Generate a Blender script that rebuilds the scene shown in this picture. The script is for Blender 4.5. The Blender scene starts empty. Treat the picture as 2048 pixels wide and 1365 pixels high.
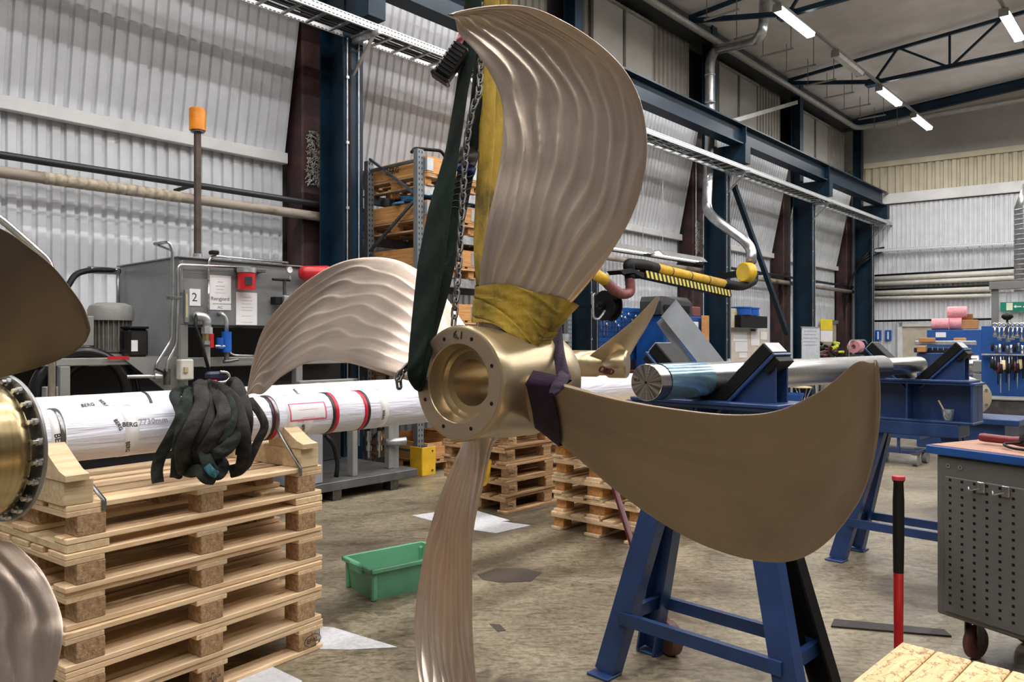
import bpy, bmesh, math, random
from mathutils import Vector, Matrix
random.seed(7)
SC = bpy.context.scene
COL = SC.collection
# ------------------------------------------------------------------ camera, light, exposure
F, CX, CY, CH = 1538.0, 1024.0, 682.5, 1.52          # focal length in pixels (2048 wide), centre, eye height
cam = bpy.data.cameras.new('camera'); cam.sensor_width = 36; cam.lens = F / 2048 * 36
cam.clip_start = .05; cam.clip_end = 200
camo = bpy.data.objects.new('camera', cam); COL.objects.link(camo)
camo.location = (0, 0, CH); camo.rotation_euler = (math.pi / 2, 0, 0)
SC.camera = camo
SC.view_settings.view_transform = 'Standard'; SC.view_settings.look = 'None'
SC.view_settings.gamma = 1; SC.view_settings.use_curve_mapping = False
SC.view_settings.exposure = 0.22
SC.cycles.use_denoising = True
SC.cycles.max_bounces = 5; SC.cycles.diffuse_bounces = 3; SC.cycles.glossy_bounces = 3
SC.cycles.use_adaptive_sampling = True; SC.cycles.adaptive_threshold = .05
SC.cycles.sample_clamp_indirect = 6.0
world = bpy.data.worlds.new('hall_air'); SC.world = world; world.use_nodes = True
world.node_tree.nodes['Background'].inputs[0].default_value = (.75, .85, 1, 1)
world.node_tree.nodes['Background'].inputs[1].default_value = .05
LAMP_W = 55.0                                          # power of one ceiling fixture

# ------------------------------------------------------------------ geometry frames
WA = math.radians(41.8)
U = Vector((math.sin(WA), math.cos(WA), 0))            # along the left wall, away from the camera
N = Vector((-math.cos(WA), math.sin(WA), 0))           # out through the left wall
FR = Vector((.816, -.578, 0)).normalized()             # along the far wall, to the right
FN = Vector((.578, .816, 0)).normalized()              # out through the far wall
Z = Vector((0, 0, 1))
def W(s, o, z=0): return U * s + N * o + Z * z
def P(x, y, d): return Vector(((x - CX) / F * d, d, CH - (y - CY) / F * d))
def PZ(x, y, z): return P(x, y, (CH - z) * F / (y - CY))
def PO(x, y, o):                                       # the point on the plane at offset o from the wall frame
    a = (x - CX) / F
    return P(x, y, W(SO(x, o), o).y)
def SO(x, o):
    a = (x - CX) / F
    return o * (math.cos(WA) + math.sin(WA) * a) / (math.sin(WA) - math.cos(WA) * a)
FC = W(24.9, 8.35)                                      # far corner
def FW(t, out=0, z=0): return FC + FR * t - FN * out + Z * z
def FT(x):                                             # position along the far wall seen at pixel column x
    a = (x - CX) / F
    return (a * FC.y - FC.x) / (FR.x - a * FR.y)
def FZ(x, y): return CH - (y - CY) / F * FW(FT(x)).y

# ------------------------------------------------------------------ materials
MATS = {}; KIDS = {}
ORD = ['first', 'second', 'third', 'fourth', 'fifth', 'sixth', 'seventh', 'eighth', 'ninth', 'tenth', 'eleventh', 'twelfth']
def nodes(name):
    m = bpy.data.materials.new(name); m.use_nodes = True
    nt = m.node_tree; b = nt.nodes['Principled BSDF']
    return m, nt, b
def nn(nt, t, **kw):
    n = nt.nodes.new(t)
    for k, v in kw.items():
        if k in n.inputs: n.inputs[k].default_value = v
        else: setattr(n, k, v)
    return n
def c4(c): return (c[0], c[1], c[2], 1)
def srgb(*c):
    f = lambda v: (v / 255 / 12.92) if v <= 10 else (((v / 255) + .055) / 1.055) ** 2.4
    return tuple(f(v) for v in c)
def M(name, col, rough=.5, metal=0, var=.12, scale=6, bump=0, bscale=None, stretch=(1, 1, 1), col2=None, lo=.35, hi=.65, trans=0, coord='Object', spec=.5):
    """painted / plain material: base colour broken up by noise, optional second colour and fine relief"""
    if name in MATS: return MATS[name]
    m, nt, b = nodes(name)
    tc = nn(nt, 'ShaderNodeTexCoord'); mp = nn(nt, 'ShaderNodeMapping'); mp.inputs['Scale'].default_value = stretch
    nt.links.new(tc.outputs[coord], mp.inputs[0])
    no = nn(nt, 'ShaderNodeTexNoise', Scale=scale, Detail=5.0, Roughness=.6); nt.links.new(mp.outputs[0], no.inputs[0])
    rp = nn(nt, 'ShaderNodeValToRGB'); e = rp.color_ramp.elements
    e[0].position = lo; e[1].position = hi
    a = col2 if col2 else tuple(v * (1 - var) for v in col)
    e[0].color = c4(a); e[1].color = c4(tuple(min(1, v * (1 + (0 if col2 else var * .6))) for v in col))
    nt.links.new(no.outputs[0], rp.inputs[0]); nt.links.new(rp.outputs[0], b.inputs['Base Color'])
    b.inputs['Roughness'].default_value = rough; b.inputs['Metallic'].default_value = metal
    b.inputs['Specular IOR Level'].default_value = spec
    if trans: b.inputs['Transmission Weight'].default_value = trans
    if bump:
        n2 = nn(nt, 'ShaderNodeTexNoise', Scale=bscale or scale * 6, Detail=4.0); nt.links.new(mp.outputs[0], n2.inputs[0])
        bp = nn(nt, 'ShaderNodeBump', Strength=bump, Distance=.01); nt.links.new(n2.outputs[0], bp.inputs['Height'])
        nt.links.new(bp.outputs[0], b.inputs['Normal'])
    MATS[name] = m; return m
def EM(name, col, st):
    if name in MATS: return MATS[name]
    m, nt, b = nodes(name); b.inputs['Base Color'].default_value = c4(col)
    if name == 'lamp_diffuser': m.cycles.emission_sampling = 'NONE'
    b.inputs['Emission Color'].default_value = c4(col); b.inputs['Emission Strength'].default_value = st
    MATS[name] = m; return m

def wood(name, light, dark, scale=3.0):
    m, nt, b = nodes(name)
    tc = nn(nt, 'ShaderNodeTexCoord'); oi = nn(nt, 'ShaderNodeObjectInfo')
    ad = nn(nt, 'ShaderNodeVectorMath', operation='ADD'); nt.links.new(tc.outputs['Object'], ad.inputs[0])
    ml = nn(nt, 'ShaderNodeMath', operation='MULTIPLY'); ml.inputs[1].default_value = 37.0
    nt.links.new(oi.outputs['Random'], ml.inputs[0]); nt.links.new(ml.outputs[0], ad.inputs[1])
    mp = nn(nt, 'ShaderNodeMapping'); mp.inputs['Scale'].default_value = (1.2, 16, 16); nt.links.new(ad.outputs[0], mp.inputs[0])
    no = nn(nt, 'ShaderNodeTexNoise', Scale=scale, Detail=6.0, Roughness=.65, Distortion=.6); nt.links.new(mp.outputs[0], no.inputs[0])
    rp = nn(nt, 'ShaderNodeValToRGB'); e = rp.color_ramp.elements
    e[0].position = .3; e[0].color = c4(dark); e[1].position = .62; e[1].color = c4(light)
    nt.links.new(no.outputs[0], rp.inputs[0])
    hs = nn(nt, 'ShaderNodeHueSaturation')
    mr = nn(nt, 'ShaderNodeMapRange'); mr.inputs['To Min'].default_value = .8; mr.inputs['To Max'].default_value = 1.15
    nt.links.new(oi.outputs['Random'], mr.inputs[0]); nt.links.new(mr.outputs[0], hs.inputs['Value'])
    nt.links.new(rp.outputs[0], hs.inputs['Color'])
    # knots
    mk = nn(nt, 'ShaderNodeMapping'); mk.inputs['Scale'].default_value = (3, 9, 9); nt.links.new(ad.outputs[0], mk.inputs[0])
    vo = nn(nt, 'ShaderNodeTexVoronoi', Scale=1.0); nt.links.new(mk.outputs[0], vo.inputs[0])
    kr = nn(nt, 'ShaderNodeValToRGB'); k = kr.color_ramp.elements; k[0].position = .05; k[0].color = (.35, .2, .1, 1); k[1].position = .13; k[1].color = (1, 1, 1, 1)
    nt.links.new(vo.outputs['Distance'], kr.inputs[0])
    mx = nn(nt, 'ShaderNodeMixRGB', blend_type='MULTIPLY'); mx.inputs[0].default_value = .75
    nt.links.new(hs.outputs[0], mx.inputs[1]); nt.links.new(kr.outputs[0], mx.inputs[2])
    nt.links.new(mx.outputs[0], b.inputs['Base Color']); b.inputs['Roughness'].default_value = .7
    bp = nn(nt, 'ShaderNodeBump', Strength=.25, Distance=.004); nt.links.new(no.outputs[0], bp.inputs['Height']); nt.links.new(bp.outputs[0], b.inputs['Normal'])
    MATS[name] = m; return m

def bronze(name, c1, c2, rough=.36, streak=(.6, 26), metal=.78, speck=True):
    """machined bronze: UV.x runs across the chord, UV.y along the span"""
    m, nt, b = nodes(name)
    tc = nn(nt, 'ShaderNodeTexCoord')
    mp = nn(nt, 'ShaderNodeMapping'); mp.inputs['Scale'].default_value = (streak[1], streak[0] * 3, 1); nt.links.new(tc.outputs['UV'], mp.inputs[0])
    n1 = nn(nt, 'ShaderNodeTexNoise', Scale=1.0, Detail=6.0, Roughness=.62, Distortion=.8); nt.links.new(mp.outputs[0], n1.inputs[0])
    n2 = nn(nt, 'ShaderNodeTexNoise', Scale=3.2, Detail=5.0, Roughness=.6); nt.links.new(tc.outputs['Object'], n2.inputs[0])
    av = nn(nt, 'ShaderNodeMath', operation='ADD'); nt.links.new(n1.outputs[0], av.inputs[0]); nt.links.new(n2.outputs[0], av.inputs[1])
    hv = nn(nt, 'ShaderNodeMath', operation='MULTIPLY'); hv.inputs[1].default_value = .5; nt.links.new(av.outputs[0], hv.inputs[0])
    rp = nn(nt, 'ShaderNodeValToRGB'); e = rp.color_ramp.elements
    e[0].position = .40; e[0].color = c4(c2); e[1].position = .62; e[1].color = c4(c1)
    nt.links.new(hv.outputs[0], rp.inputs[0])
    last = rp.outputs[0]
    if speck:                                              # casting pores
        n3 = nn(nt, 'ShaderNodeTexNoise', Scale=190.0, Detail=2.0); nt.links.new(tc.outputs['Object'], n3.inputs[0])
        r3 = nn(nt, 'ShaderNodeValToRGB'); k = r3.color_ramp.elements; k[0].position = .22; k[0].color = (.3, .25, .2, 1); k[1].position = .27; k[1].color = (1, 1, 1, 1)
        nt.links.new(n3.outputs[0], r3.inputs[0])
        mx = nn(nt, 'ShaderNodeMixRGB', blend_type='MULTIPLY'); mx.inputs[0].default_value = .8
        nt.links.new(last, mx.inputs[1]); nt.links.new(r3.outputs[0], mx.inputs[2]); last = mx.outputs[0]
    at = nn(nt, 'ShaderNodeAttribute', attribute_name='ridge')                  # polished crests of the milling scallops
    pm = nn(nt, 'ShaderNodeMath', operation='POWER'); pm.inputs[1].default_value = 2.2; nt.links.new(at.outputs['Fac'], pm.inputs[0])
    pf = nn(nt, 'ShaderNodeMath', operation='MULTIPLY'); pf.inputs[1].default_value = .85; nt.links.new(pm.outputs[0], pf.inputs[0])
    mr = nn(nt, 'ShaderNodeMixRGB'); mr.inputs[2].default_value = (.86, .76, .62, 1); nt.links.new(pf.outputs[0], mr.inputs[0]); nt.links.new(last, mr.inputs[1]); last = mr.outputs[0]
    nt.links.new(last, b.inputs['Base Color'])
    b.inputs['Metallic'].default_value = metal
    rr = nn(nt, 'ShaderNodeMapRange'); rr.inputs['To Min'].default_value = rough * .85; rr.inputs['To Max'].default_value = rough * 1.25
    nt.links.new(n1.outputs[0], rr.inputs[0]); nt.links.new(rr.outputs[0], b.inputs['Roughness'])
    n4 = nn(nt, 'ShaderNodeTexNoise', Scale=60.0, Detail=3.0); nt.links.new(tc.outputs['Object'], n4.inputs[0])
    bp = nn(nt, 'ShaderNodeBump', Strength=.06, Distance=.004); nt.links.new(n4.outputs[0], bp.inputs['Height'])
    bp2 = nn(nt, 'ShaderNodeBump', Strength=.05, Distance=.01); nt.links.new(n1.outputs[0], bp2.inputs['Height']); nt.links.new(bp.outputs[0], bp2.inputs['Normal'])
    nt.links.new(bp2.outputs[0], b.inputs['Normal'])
    MATS[name] = m; return m

def turned(name, col, rough=.28, axis=1, freq=60):
    """lathe-turned metal: fine rings across the given local axis"""
    m, nt, b = nodes(name)
    tc = nn(nt, 'ShaderNodeTexCoord'); mp = nn(nt, 'ShaderNodeMapping')
    sc = [.5, .5, .5]; sc[axis] = freq; mp.inputs['Scale'].default_value = sc
    nt.links.new(tc.outputs['Object'], mp.inputs[0])
    no = nn(nt, 'ShaderNodeTexNoise', Scale=1.0, Detail=3.0); nt.links.new(mp.outputs[0], no.inputs[0])
    rp = nn(nt, 'ShaderNodeValToRGB'); e = rp.color_ramp.elements
    e[0].color = c4(tuple(v * .75 for v in col)); e[1].color = c4(col); e[0].position = .3; e[1].position = .7
    nt.links.new(no.outputs[0], rp.inputs[0]); nt.links.new(rp.outputs[0], b.inputs['Base Color'])
    b.inputs['Metallic'].default_value = 1; b.inputs['Roughness'].default_value = rough
    bp = nn(nt, 'ShaderNodeBump', Strength=.04, Distance=.001); nt.links.new(no.outputs[0], bp.inputs['Height']); nt.links.new(bp.outputs[0], b.inputs['Normal'])
    MATS[name] = m; return m

def floor_mat():
    m, nt, b = nodes('worn_concrete')
    tc = nn(nt, 'ShaderNodeTexCoord')
    def noise(sc, det=6., dist=0., st=(1, 1, 1), rot=0):
        mp = nn(nt, 'ShaderNodeMapping'); mp.inputs['Scale'].default_value = st; mp.inputs['Rotation'].default_value = (0, 0, rot)
        nt.links.new(tc.outputs['Object'], mp.inputs[0])
        n = nn(nt, 'ShaderNodeTexNoise', Scale=sc, Detail=det, Roughness=.65, Distortion=dist); nt.links.new(mp.outputs[0], n.inputs[0]); return n
    def ramp(src, p0, c0, p1, c1):
        r = nn(nt, 'ShaderNodeValToRGB'); e = r.color_ramp.elements
        e[0].position = p0; e[0].color = c4(c0); e[1].position = p1; e[1].color = c4(c1); nt.links.new(src, r.inputs[0]); return r.outputs[0]
    def mul(a, bb, f):
        x = nn(nt, 'ShaderNodeMixRGB', blend_type='MULTIPLY'); x.inputs[0].default_value = f; nt.links.new(a, x.inputs[1]); nt.links.new(bb, x.inputs[2]); return x.outputs[0]
    base = ramp(noise(.8, 5, .6).outputs[0], .36, (.120, .098, .066), .62, (.33, .285, .200))
    fine = ramp(noise(30, 4).outputs[0], .38, (.70, .67, .63), .58, (1.06, 1.06, 1.06))
    scr = ramp(noise(5, 6, 2.2, (1, 3.2, 1), .75).outputs[0], .40, (.45, .42, .39), .50, (1, 1, 1))
    stain = ramp(noise(1.7, 3, .8).outputs[0], .30, (.45, .42, .40), .37, (1, 1, 1))
    c = mul(mul(mul(base, fine, .9), scr, .75), stain, .8)
    vo = nn(nt, 'ShaderNodeTexVoronoi', Scale=2.3); nt.links.new(tc.outputs['Object'], vo.inputs[0])   # paint and tape scraps
    sp = ramp(vo.outputs['Distance'], .035, (.45, .45, .46), .05, (1, 1, 1)); c = mul(c, sp, .8)
    nt.links.new(c, b.inputs['Base Color'])
    rr = nn(nt, 'ShaderNodeMapRange'); rr.inputs['To Min'].default_value = .22; rr.inputs['To Max'].default_value = .55
    nt.links.new(noise(2.3, 5).outputs[0], rr.inputs[0]); nt.links.new(rr.outputs[0], b.inputs['Roughness'])
    bp = nn(nt, 'ShaderNodeBump', Strength=.12, Distance=.01); nt.links.new(noise(30, 4).outputs[0], bp.inputs['Height']); nt.links.new(bp.outputs[0], b.inputs['Normal'])
    return m

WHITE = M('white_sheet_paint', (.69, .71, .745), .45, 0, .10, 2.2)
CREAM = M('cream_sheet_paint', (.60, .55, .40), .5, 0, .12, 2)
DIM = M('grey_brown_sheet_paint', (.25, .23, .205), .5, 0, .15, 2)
TRIMW = M('white_trim_paint', (.70, .70, .70), .4, 0, .12, 1.5)
NAVY = M('dark_blue_steel_paint', (.004, .020, .040), .42, 0, .4, 2.5, spec=.3)
ROYAL = M('royal_blue_paint', (.018, .052, .165), .38, 0, .3, 4)
MAROON = M('maroon_column_paint', (.075, .028, .028), .6, 0, .5, 3, .3, 18, col2=(.02, .012, .014))
GALV = M('galvanised_steel', (.50, .52, .54), .38, .75, .25, 14)
STEEL = M('bright_steel', (.62, .63, .64), .25, 1, .15, 10)
DSTEEL = M('dark_steel', (.16, .16, .16), .4, .9, .3, 12)
BLACK = M('black_rubber', (.007, .007, .008), .55, 0, .3, 10, spec=.25)
GLOSSB = M('black_gloss_plastic', (.010, .010, .012), .25, 0, .2, 10)
GREY = M('grey_machine_paint', (.20, .205, .21), .35, 0, .12, 4)
LGREY = M('light_grey_paint', (.25, .25, .24), .4, 0, .12, 4)
PAPER = M('white_paper', (.80, .80, .82), .75, 0, .05, 5)
INK = M('black_ink', (.02, .02, .025), .7)
RED = M('red_paint', (.50, .012, .018), .35, 0, .15, 6)
YEL = M('yellow_paint', (.72, .42, .02), .42, 0, .2, 5)
ORANGE = M('orange_lamp_plastic', (.75, .24, .012), .35, 0, .25, 9)
PINE = wood('pine_board', srgb(238, 211, 174), srgb(214, 177, 134))
PINE2 = wood('weathered_pine', srgb(200, 163, 120), srgb(142, 104, 70))
PINEW = wood('pale_spruce', srgb(232, 210, 172), srgb(205, 175, 130))
PLY = wood('collar_board', srgb(214, 160, 98), srgb(170, 112, 60))
CHIP = M('pressed_chip_block', srgb(190, 158, 122), .85, 0, .0, 60, .5, 90, col2=srgb(148, 115, 82))
BRONZE = bronze('machined_bronze', (.64, .53, .44), (.45, .36, .305), .32, (.5, 9))
BRONZE_DK = bronze('oxidised_brown_bronze', (.17, .128, .092), (.14, .105, .076), .5, (.4, 3), speck=False)  # darker bronze: underside shade of the upper left-edge blade put into the colour
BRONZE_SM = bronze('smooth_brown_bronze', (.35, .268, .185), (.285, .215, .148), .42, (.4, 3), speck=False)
BRONZE_HUB = bronze('satin_bronze', (.66, .54, .34), (.46, .36, .23), .30, (3, 3), speck=False)
BRONZE_FACE = bronze('faced_bronze', (.50, .40, .30), (.44, .34, .26), .42, (3, 3), speck=False)
BLUEPL = M('blue_plastic', (.01, .10, .45), .35)
CARD = M('brown_cardboard', srgb(176, 128, 84), .8, 0, .15, 4)
PINK = M('pink_bubble_wrap', (.75, .32, .36), .4, 0, .2, 30, .3, 60)

# ------------------------------------------------------------------ mesh builder
def basis(d, up=Z):
    d = Vector(d).normalized(); x = d.cross(up)
    if x.length < 1e-4: x = d.cross(Vector((1, 0, 0)))
    x.normalize(); return x, x.cross(d).normalized(), d
class MB:
    def __init__(s): s.v = []; s.f = []; s.mi = []; s.uv = {}; s.k = 0
    def add(s, vs, fs):
        b = len(s.v); s.v += [Vector(p) for p in vs]; s.f += [tuple(i + b for i in f) for f in fs]; s.mi += [s.k] * len(fs); return s
    def box(s, c, size, R=None, bev=0.0):
        """box by centre and size; R a 3x3 matrix or angle about z; bev cuts all edges"""
        c = Vector(c); h = [abs(q) / 2 for q in size]
        if R is None: R = Matrix.Identity(3)
        elif isinstance(R, (int, float)): R = Matrix.Rotation(R, 3, 'Z')
        bev = min(bev, min(h) * .9)
        if bev <= 0:
            vs = [c + R @ Vector((x * h[0], y * h[1], z * h[2])) for z in (-1, 1) for y in (-1, 1) for x in (-1, 1)]
            return s.add(vs, [(0, 2, 3, 1), (4, 5, 7, 6), (0, 1, 5, 4), (2, 6, 7, 3), (0, 4, 6, 2), (1, 3, 7, 5)])
        vs = []; idx = {}
        for x in (-1, 1):
            for y in (-1, 1):
                for z in (-1, 1):
                    for ax in range(3):
                        q = [x * (h[0] - bev), y * (h[1] - bev), z * (h[2] - bev)]
                        q[ax] = (x, y, z)[ax] * h[ax]
                        idx[(x, y, z, ax)] = len(vs); vs.append(c + R @ Vector(q))
        fs = []
        for ax in range(3):
            o1, o2 = [(1, 2), (2, 0), (0, 1)][ax]
            for sg in (-1, 1):
                r = []
                for a, b_ in ((-1, -1), (1, -1), (1, 1), (-1, 1)):
                    k = [0, 0, 0]; k[ax] = sg; k[o1] = a; k[o2] = b_; r.append(idx[(*k, ax)])
                fs.append(tuple(r if sg > 0 else r[::-1]))
            for a in (-1, 1):
                for b_ in (-1, 1):
                    k0 = [0, 0, 0]; k0[o1] = a; k0[o2] = b_; k1 = list(k0); k0[ax] = -1; k1[ax] = 1
                    q = (idx[(*k0, o1)], idx[(*k1, o1)], idx[(*k1, o2)], idx[(*k0, o2)])
                    fs.append(q if a * b_ < 0 else q[::-1])
        for x in (-1, 1):
            for y in (-1, 1):
                for z in (-1, 1):
                    q = (idx[(x, y, z, 0)], idx[(x, y, z, 1)], idx[(x, y, z, 2)]); fs.append(q if x * y * z > 0 else q[::-1])
        return s.add(vs, fs)
    def beam(s, a, b, w, h, up=Z, bev=0.0):
        """box from a to b, w across, h along the up side"""
        a, b = Vector(a), Vector(b); x, y, d = basis(b - a, up)
        R = Matrix((x, d, y)).transposed()
        return s.box((a + b) / 2, (w, (b - a).length, h), R, bev)
    def ibeam(s, a, b, w, h, tf=.02, tw=.015, up=Z):
        a, b = Vector(a), Vector(b); x, y, d = basis(b - a, up)
        for k in (-1, 1): s.beam(a + y * k * (h - tf) / 2, b + y * k * (h - tf) / 2, w, tf, up)
        return s.beam(a, b, tw, h - 2 * tf, up)
    def tube(s, pts, r, n=10, cap=True, flat=1.0, closed=False, up=None):
        """swept tube; r number or list; flat squashes across; frames carried along the path"""
        pts = [Vector(p) for p in pts]; m = len(pts); rr = r if isinstance(r, (list, tuple)) else [r] * m
        tg = []
        for i in range(m):
            if closed: t = pts[(i + 1) % m] - pts[i - 1]
            else: t = pts[min(i + 1, m - 1)] - pts[max(i - 1, 0)]
            tg.append(t.normalized())
        x = basis(tg[0], up or Z)[0] if up is None else (Vector(up) - tg[0] * Vector(up).dot(tg[0])).normalized()
        vs = []
        for i in range(m):
            x = (x - tg[i] * x.dot(tg[i])); x = x.normalized() if x.length > 1e-6 else basis(tg[i])[0]
            y = tg[i].cross(x)
            for k in range(n):
                a = 2 * math.pi * k / n; vs.append(pts[i] + x * math.cos(a) * rr[i] + y * math.sin(a) * rr[i] * flat)
        fs = []
        for i in range(m if closed else m - 1):
            j = (i + 1) % m
            for k in range(n): fs.append((i * n + k, i * n + (k + 1) % n, j * n + (k + 1) % n, j * n + k))
        if cap and not closed: fs.append(tuple(range(n))[::-1]); fs.append(tuple((m - 1) * n + k for k in range(n)))
        return s.add(vs, fs)
    def cyl(s, a, b, r, n=20, r2=None):
        return s.tube([a, b], [r, r if r2 is None else r2], n)
    def lathe(s, prof, o=(0, 0, 0), d=(0, 0, 1), n=32, closed=False, x=None):
        """prof [(along, radius)] turned round the line through o along d"""
        o = Vector(o); bx, by, d = basis(d, Z if x is None else x); m = len(prof); vs = []
        for a, r in prof:
            for k in range(n):
                t = 2 * math.pi * k / n; vs.append(o + d * a + bx * math.cos(t) * r + by * math.sin(t) * r)
        fs = []
        for i in range(m if closed else m - 1):
            j = (i + 1) % m
            for k in range(n): fs.append((i * n + k, i * n + (k + 1) % n, j * n + (k + 1) % n, j * n + k))
        if not closed: fs.append(tuple(range(n))[::-1]); fs.append(tuple((m - 1) * n + k for k in range(n)))
        return s.add(vs, fs)
    def prism(s, poly, d):
        """polygon of points extruded by vector d"""
        d = Vector(d); n = len(poly); vs = [Vector(p) for p in poly] + [Vector(p) + d for p in poly]
        nrm = sum(((Vector(poly[i]) - Vector(poly[0])).cross(Vector(poly[(i + 1) % n]) - Vector(poly[0])) for i in range(n)), Vector())
        fs = [tuple(range(n)), tuple(range(n, 2 * n))[::-1]] + [(i, i + n, (i + 1) % n + n, (i + 1) % n) for i in range(n)]
        if nrm.dot(d) > 0: fs = [f[::-1] for f in fs]
        return s.add(vs, fs)
    def grid(s, rows, closed=False):
        n = len(rows[0]); vs = [p for r in rows for p in r]; fs = []
        for i in range(len(rows) - 1):
            for k in range(n if closed else n - 1): fs.append((i * n + k, i * n + (k + 1) % n, (i + 1) * n + (k + 1) % n, (i + 1) * n + k))
        return s.add(vs, fs)
    def mesh(s, name):
        me = bpy.data.meshes.new(name); me.from_pydata([tuple(p) for p in s.v], [], s.f); me.update(); return me
    def build(s, name, mat, parent=None, smooth=False, world=False, label=None, cat=None, group=None, kind=None, base=True, ang=None):
        """one mesh object. top-level: origin moved to the base; child: vertices are in the parent's frame (world=True: given in world)"""
        loc = Vector((0, 0, 0))
        if parent is None and base and s.v:
            lo = [min(p[i] for p in s.v) for i in range(3)]; hi = [max(p[i] for p in s.v) for i in range(3)]
            loc = Vector(((lo[0] + hi[0]) / 2, (lo[1] + hi[1]) / 2, lo[2])); s.v = [p - loc for p in s.v]
        elif parent is not None and world:
            inv = WM(parent).inverted(); s.v = [inv @ p for p in s.v]
        if parent is not None and s.v:                      # a part's own origin sits in its own middle
            lo = [min(p[i] for p in s.v) for i in range(3)]; hi = [max(p[i] for p in s.v) for i in range(3)]
            loc = Vector([(a + b) / 2 for a, b in zip(lo, hi)]); s.v = [p - loc for p in s.v]
        me = s.mesh(name); o = bpy.data.objects.new(name, me); COL.objects.link(o); o.location = loc
        for m_ in (mat if isinstance(mat, (list, tuple)) else [mat]): me.materials.append(m_)
        if isinstance(mat, (list, tuple)):
            for p, k in zip(me.polygons, s.mi): p.material_index = k
        if smooth:
            me.polygons.foreach_set('use_smooth', [True] * len(me.polygons))
            if ang: me.set_sharp_from_angle(angle=math.radians(ang))
        if parent is not None: o.parent = parent; KIDS.setdefault(parent.name, []).append(o)
        tag(o, label, cat, group, kind); return o
def WM(o):
    m = Matrix.LocRotScale(o.location, o.rotation_euler, o.scale)
    return WM(o.parent) @ m if o.parent else m
def tag(o, label=None, cat=None, group=None, kind=None):
    if label: o['label'] = label
    if cat: o['category'] = cat
    if group: o['group'] = group
    if kind: o['kind'] = kind
    return o
def thing(name, label, cat, loc=(0, 0, 0), rotz=0, group=None, R=None):
    o = bpy.data.objects.new(name, None); COL.objects.link(o); o.empty_display_size = .1
    o.location = loc; o.rotation_euler = R.to_euler() if R is not None else (0, 0, rotz)
    return tag(o, label, cat, group)
def copy_tree(o, parent=None, loc=None, rot=None):
    c = o.copy(); COL.objects.link(c); c.parent = parent
    if loc is not None: c.location = loc
    if rot is not None: c.rotation_euler = rot
    if parent is not None: KIDS.setdefault(parent.name, []).append(c)
    for ch in list(KIDS.get(o.name, [])): copy_tree(ch, c)
    return c
def struct(name, mb, mat, **kw): return mb.build(name, mat, None, kind='structure', **kw)
def smoothpath(pts, n=8, closed=False):
    """Catmull-Rom through the points"""
    pts = [Vector(p) for p in pts]; m = len(pts); out = []
    for i in range(m if closed else m - 1):
        g = (lambda k: pts[k % m]) if closed else (lambda k: pts[max(0, min(m - 1, k))])
        a, b, c, d = g(i - 1), g(i), g(i + 1), g(i + 2)
        for k in range(n):
            t = k / n; out.append(.5 * ((2 * b) + (c - a) * t + (2 * a - 5 * b + 4 * c - d) * t * t + (3 * b - a - 3 * c + d) * t ** 3))
    if not closed: out.append(pts[-1])
    return out
def fillet(pts, r=.05, n=5):
    """polyline with rounded corners, for bent pipe"""
    pts = [Vector(p) for p in pts]; out = [pts[0]]
    for i in range(1, len(pts) - 1):
        a, b, c = pts[i - 1], pts[i], pts[i + 1]; d1 = (a - b); d2 = (c - b); rr = min(r, d1.length * .45, d2.length * .45)
        p = b + d1.normalized() * rr; q = b + d2.normalized() * rr
        for k in range(n + 1):
            t = k / n; out.append(p * (1 - t) ** 2 + b * 2 * t * (1 - t) + q * t * t)
    return out + [pts[-1]]
def text(name, body, size, mat, parent, loc, R, world=True, depth=.0006, align='CENTER', bold=0.0, sx=1.0):
    """lettering as thin raised mesh; R columns: right, up, out"""
    cu = bpy.data.curves.new('t', 'FONT'); cu.body = body; cu.size = size; cu.align_x = align; cu.align_y = 'CENTER'; cu.extrude = depth; cu.offset = bold; cu.resolution_u = 3
    to = bpy.data.objects.new('t', cu); COL.objects.link(to)
    bpy.context.view_layer.update()
    me = bpy.data.meshes.new_from_object(to.evaluated_get(bpy.context.evaluated_depsgraph_get()))
    bpy.data.objects.remove(to); bpy.data.curves.remove(cu)
    mb = MB(); mb.add([Vector(loc) + R @ Vector((v.co.x * sx, v.co.y, v.co.z)) for v in me.vertices], [tuple(p.vertices) for p in me.polygons])
    bpy.data.meshes.remove(me)
    return mb.build(name, mat, parent, world=world)
def cols(x, y, z): return Matrix((Vector(x), Vector(y), Vector(z))).transposed()
RW = cols(U, N, Z)                                        # frame of the left wall: x along, y out, z up
WROT = math.atan2(U.y, U.x)                               # turn that takes local x onto U
# ------------------------------------------------------------------ the hall
def ceil_z(o): return 8.1 + .06 * (8.4 - o)
mb = MB(); mb.add([W(-14, 9), W(30, 9), W(30, -14), W(-14, -14)], [(3, 2, 1, 0)])
floor = struct('floor', mb, floor_mat(), base=False)
CEIL = M('ceiling_board', (.60, .57, .55), .8, 0, .12, 1.2, .1, 40)
mb = MB(); o0, o1 = 8.6, -12.0
mb.prism([W(-13, o0, ceil_z(o0)), W(27, o0, ceil_z(o0)), W(27, o1, ceil_z(o1)), W(-13, o1, ceil_z(o1))], Z * .1)
ceiling = struct('ceiling', mb, CEIL, base=False)
PLAIN = M('plain_wall_board', (.42, .42, .41), .7, 0, .1, 1)
wl = struct('wall_left', MB().box(W(6.5, 8.62, 4.1), (40, .14, 8.4), RW), M('dark_wall_backing', (.13, .12, .12), .8), base=False)
wf = struct('wall_far', MB().box(FW(9, -.12, 4.1), (22, .14, 9.0), cols(FR, FN, Z)), M('far_wall_board', (.44, .43, .40), .6, 0, .1, 1), base=False)
struct('wall_right', MB().box(W(6.5, -11.6, 4.6), (40, .14, 9.4), RW), PLAIN, base=False)
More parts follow.
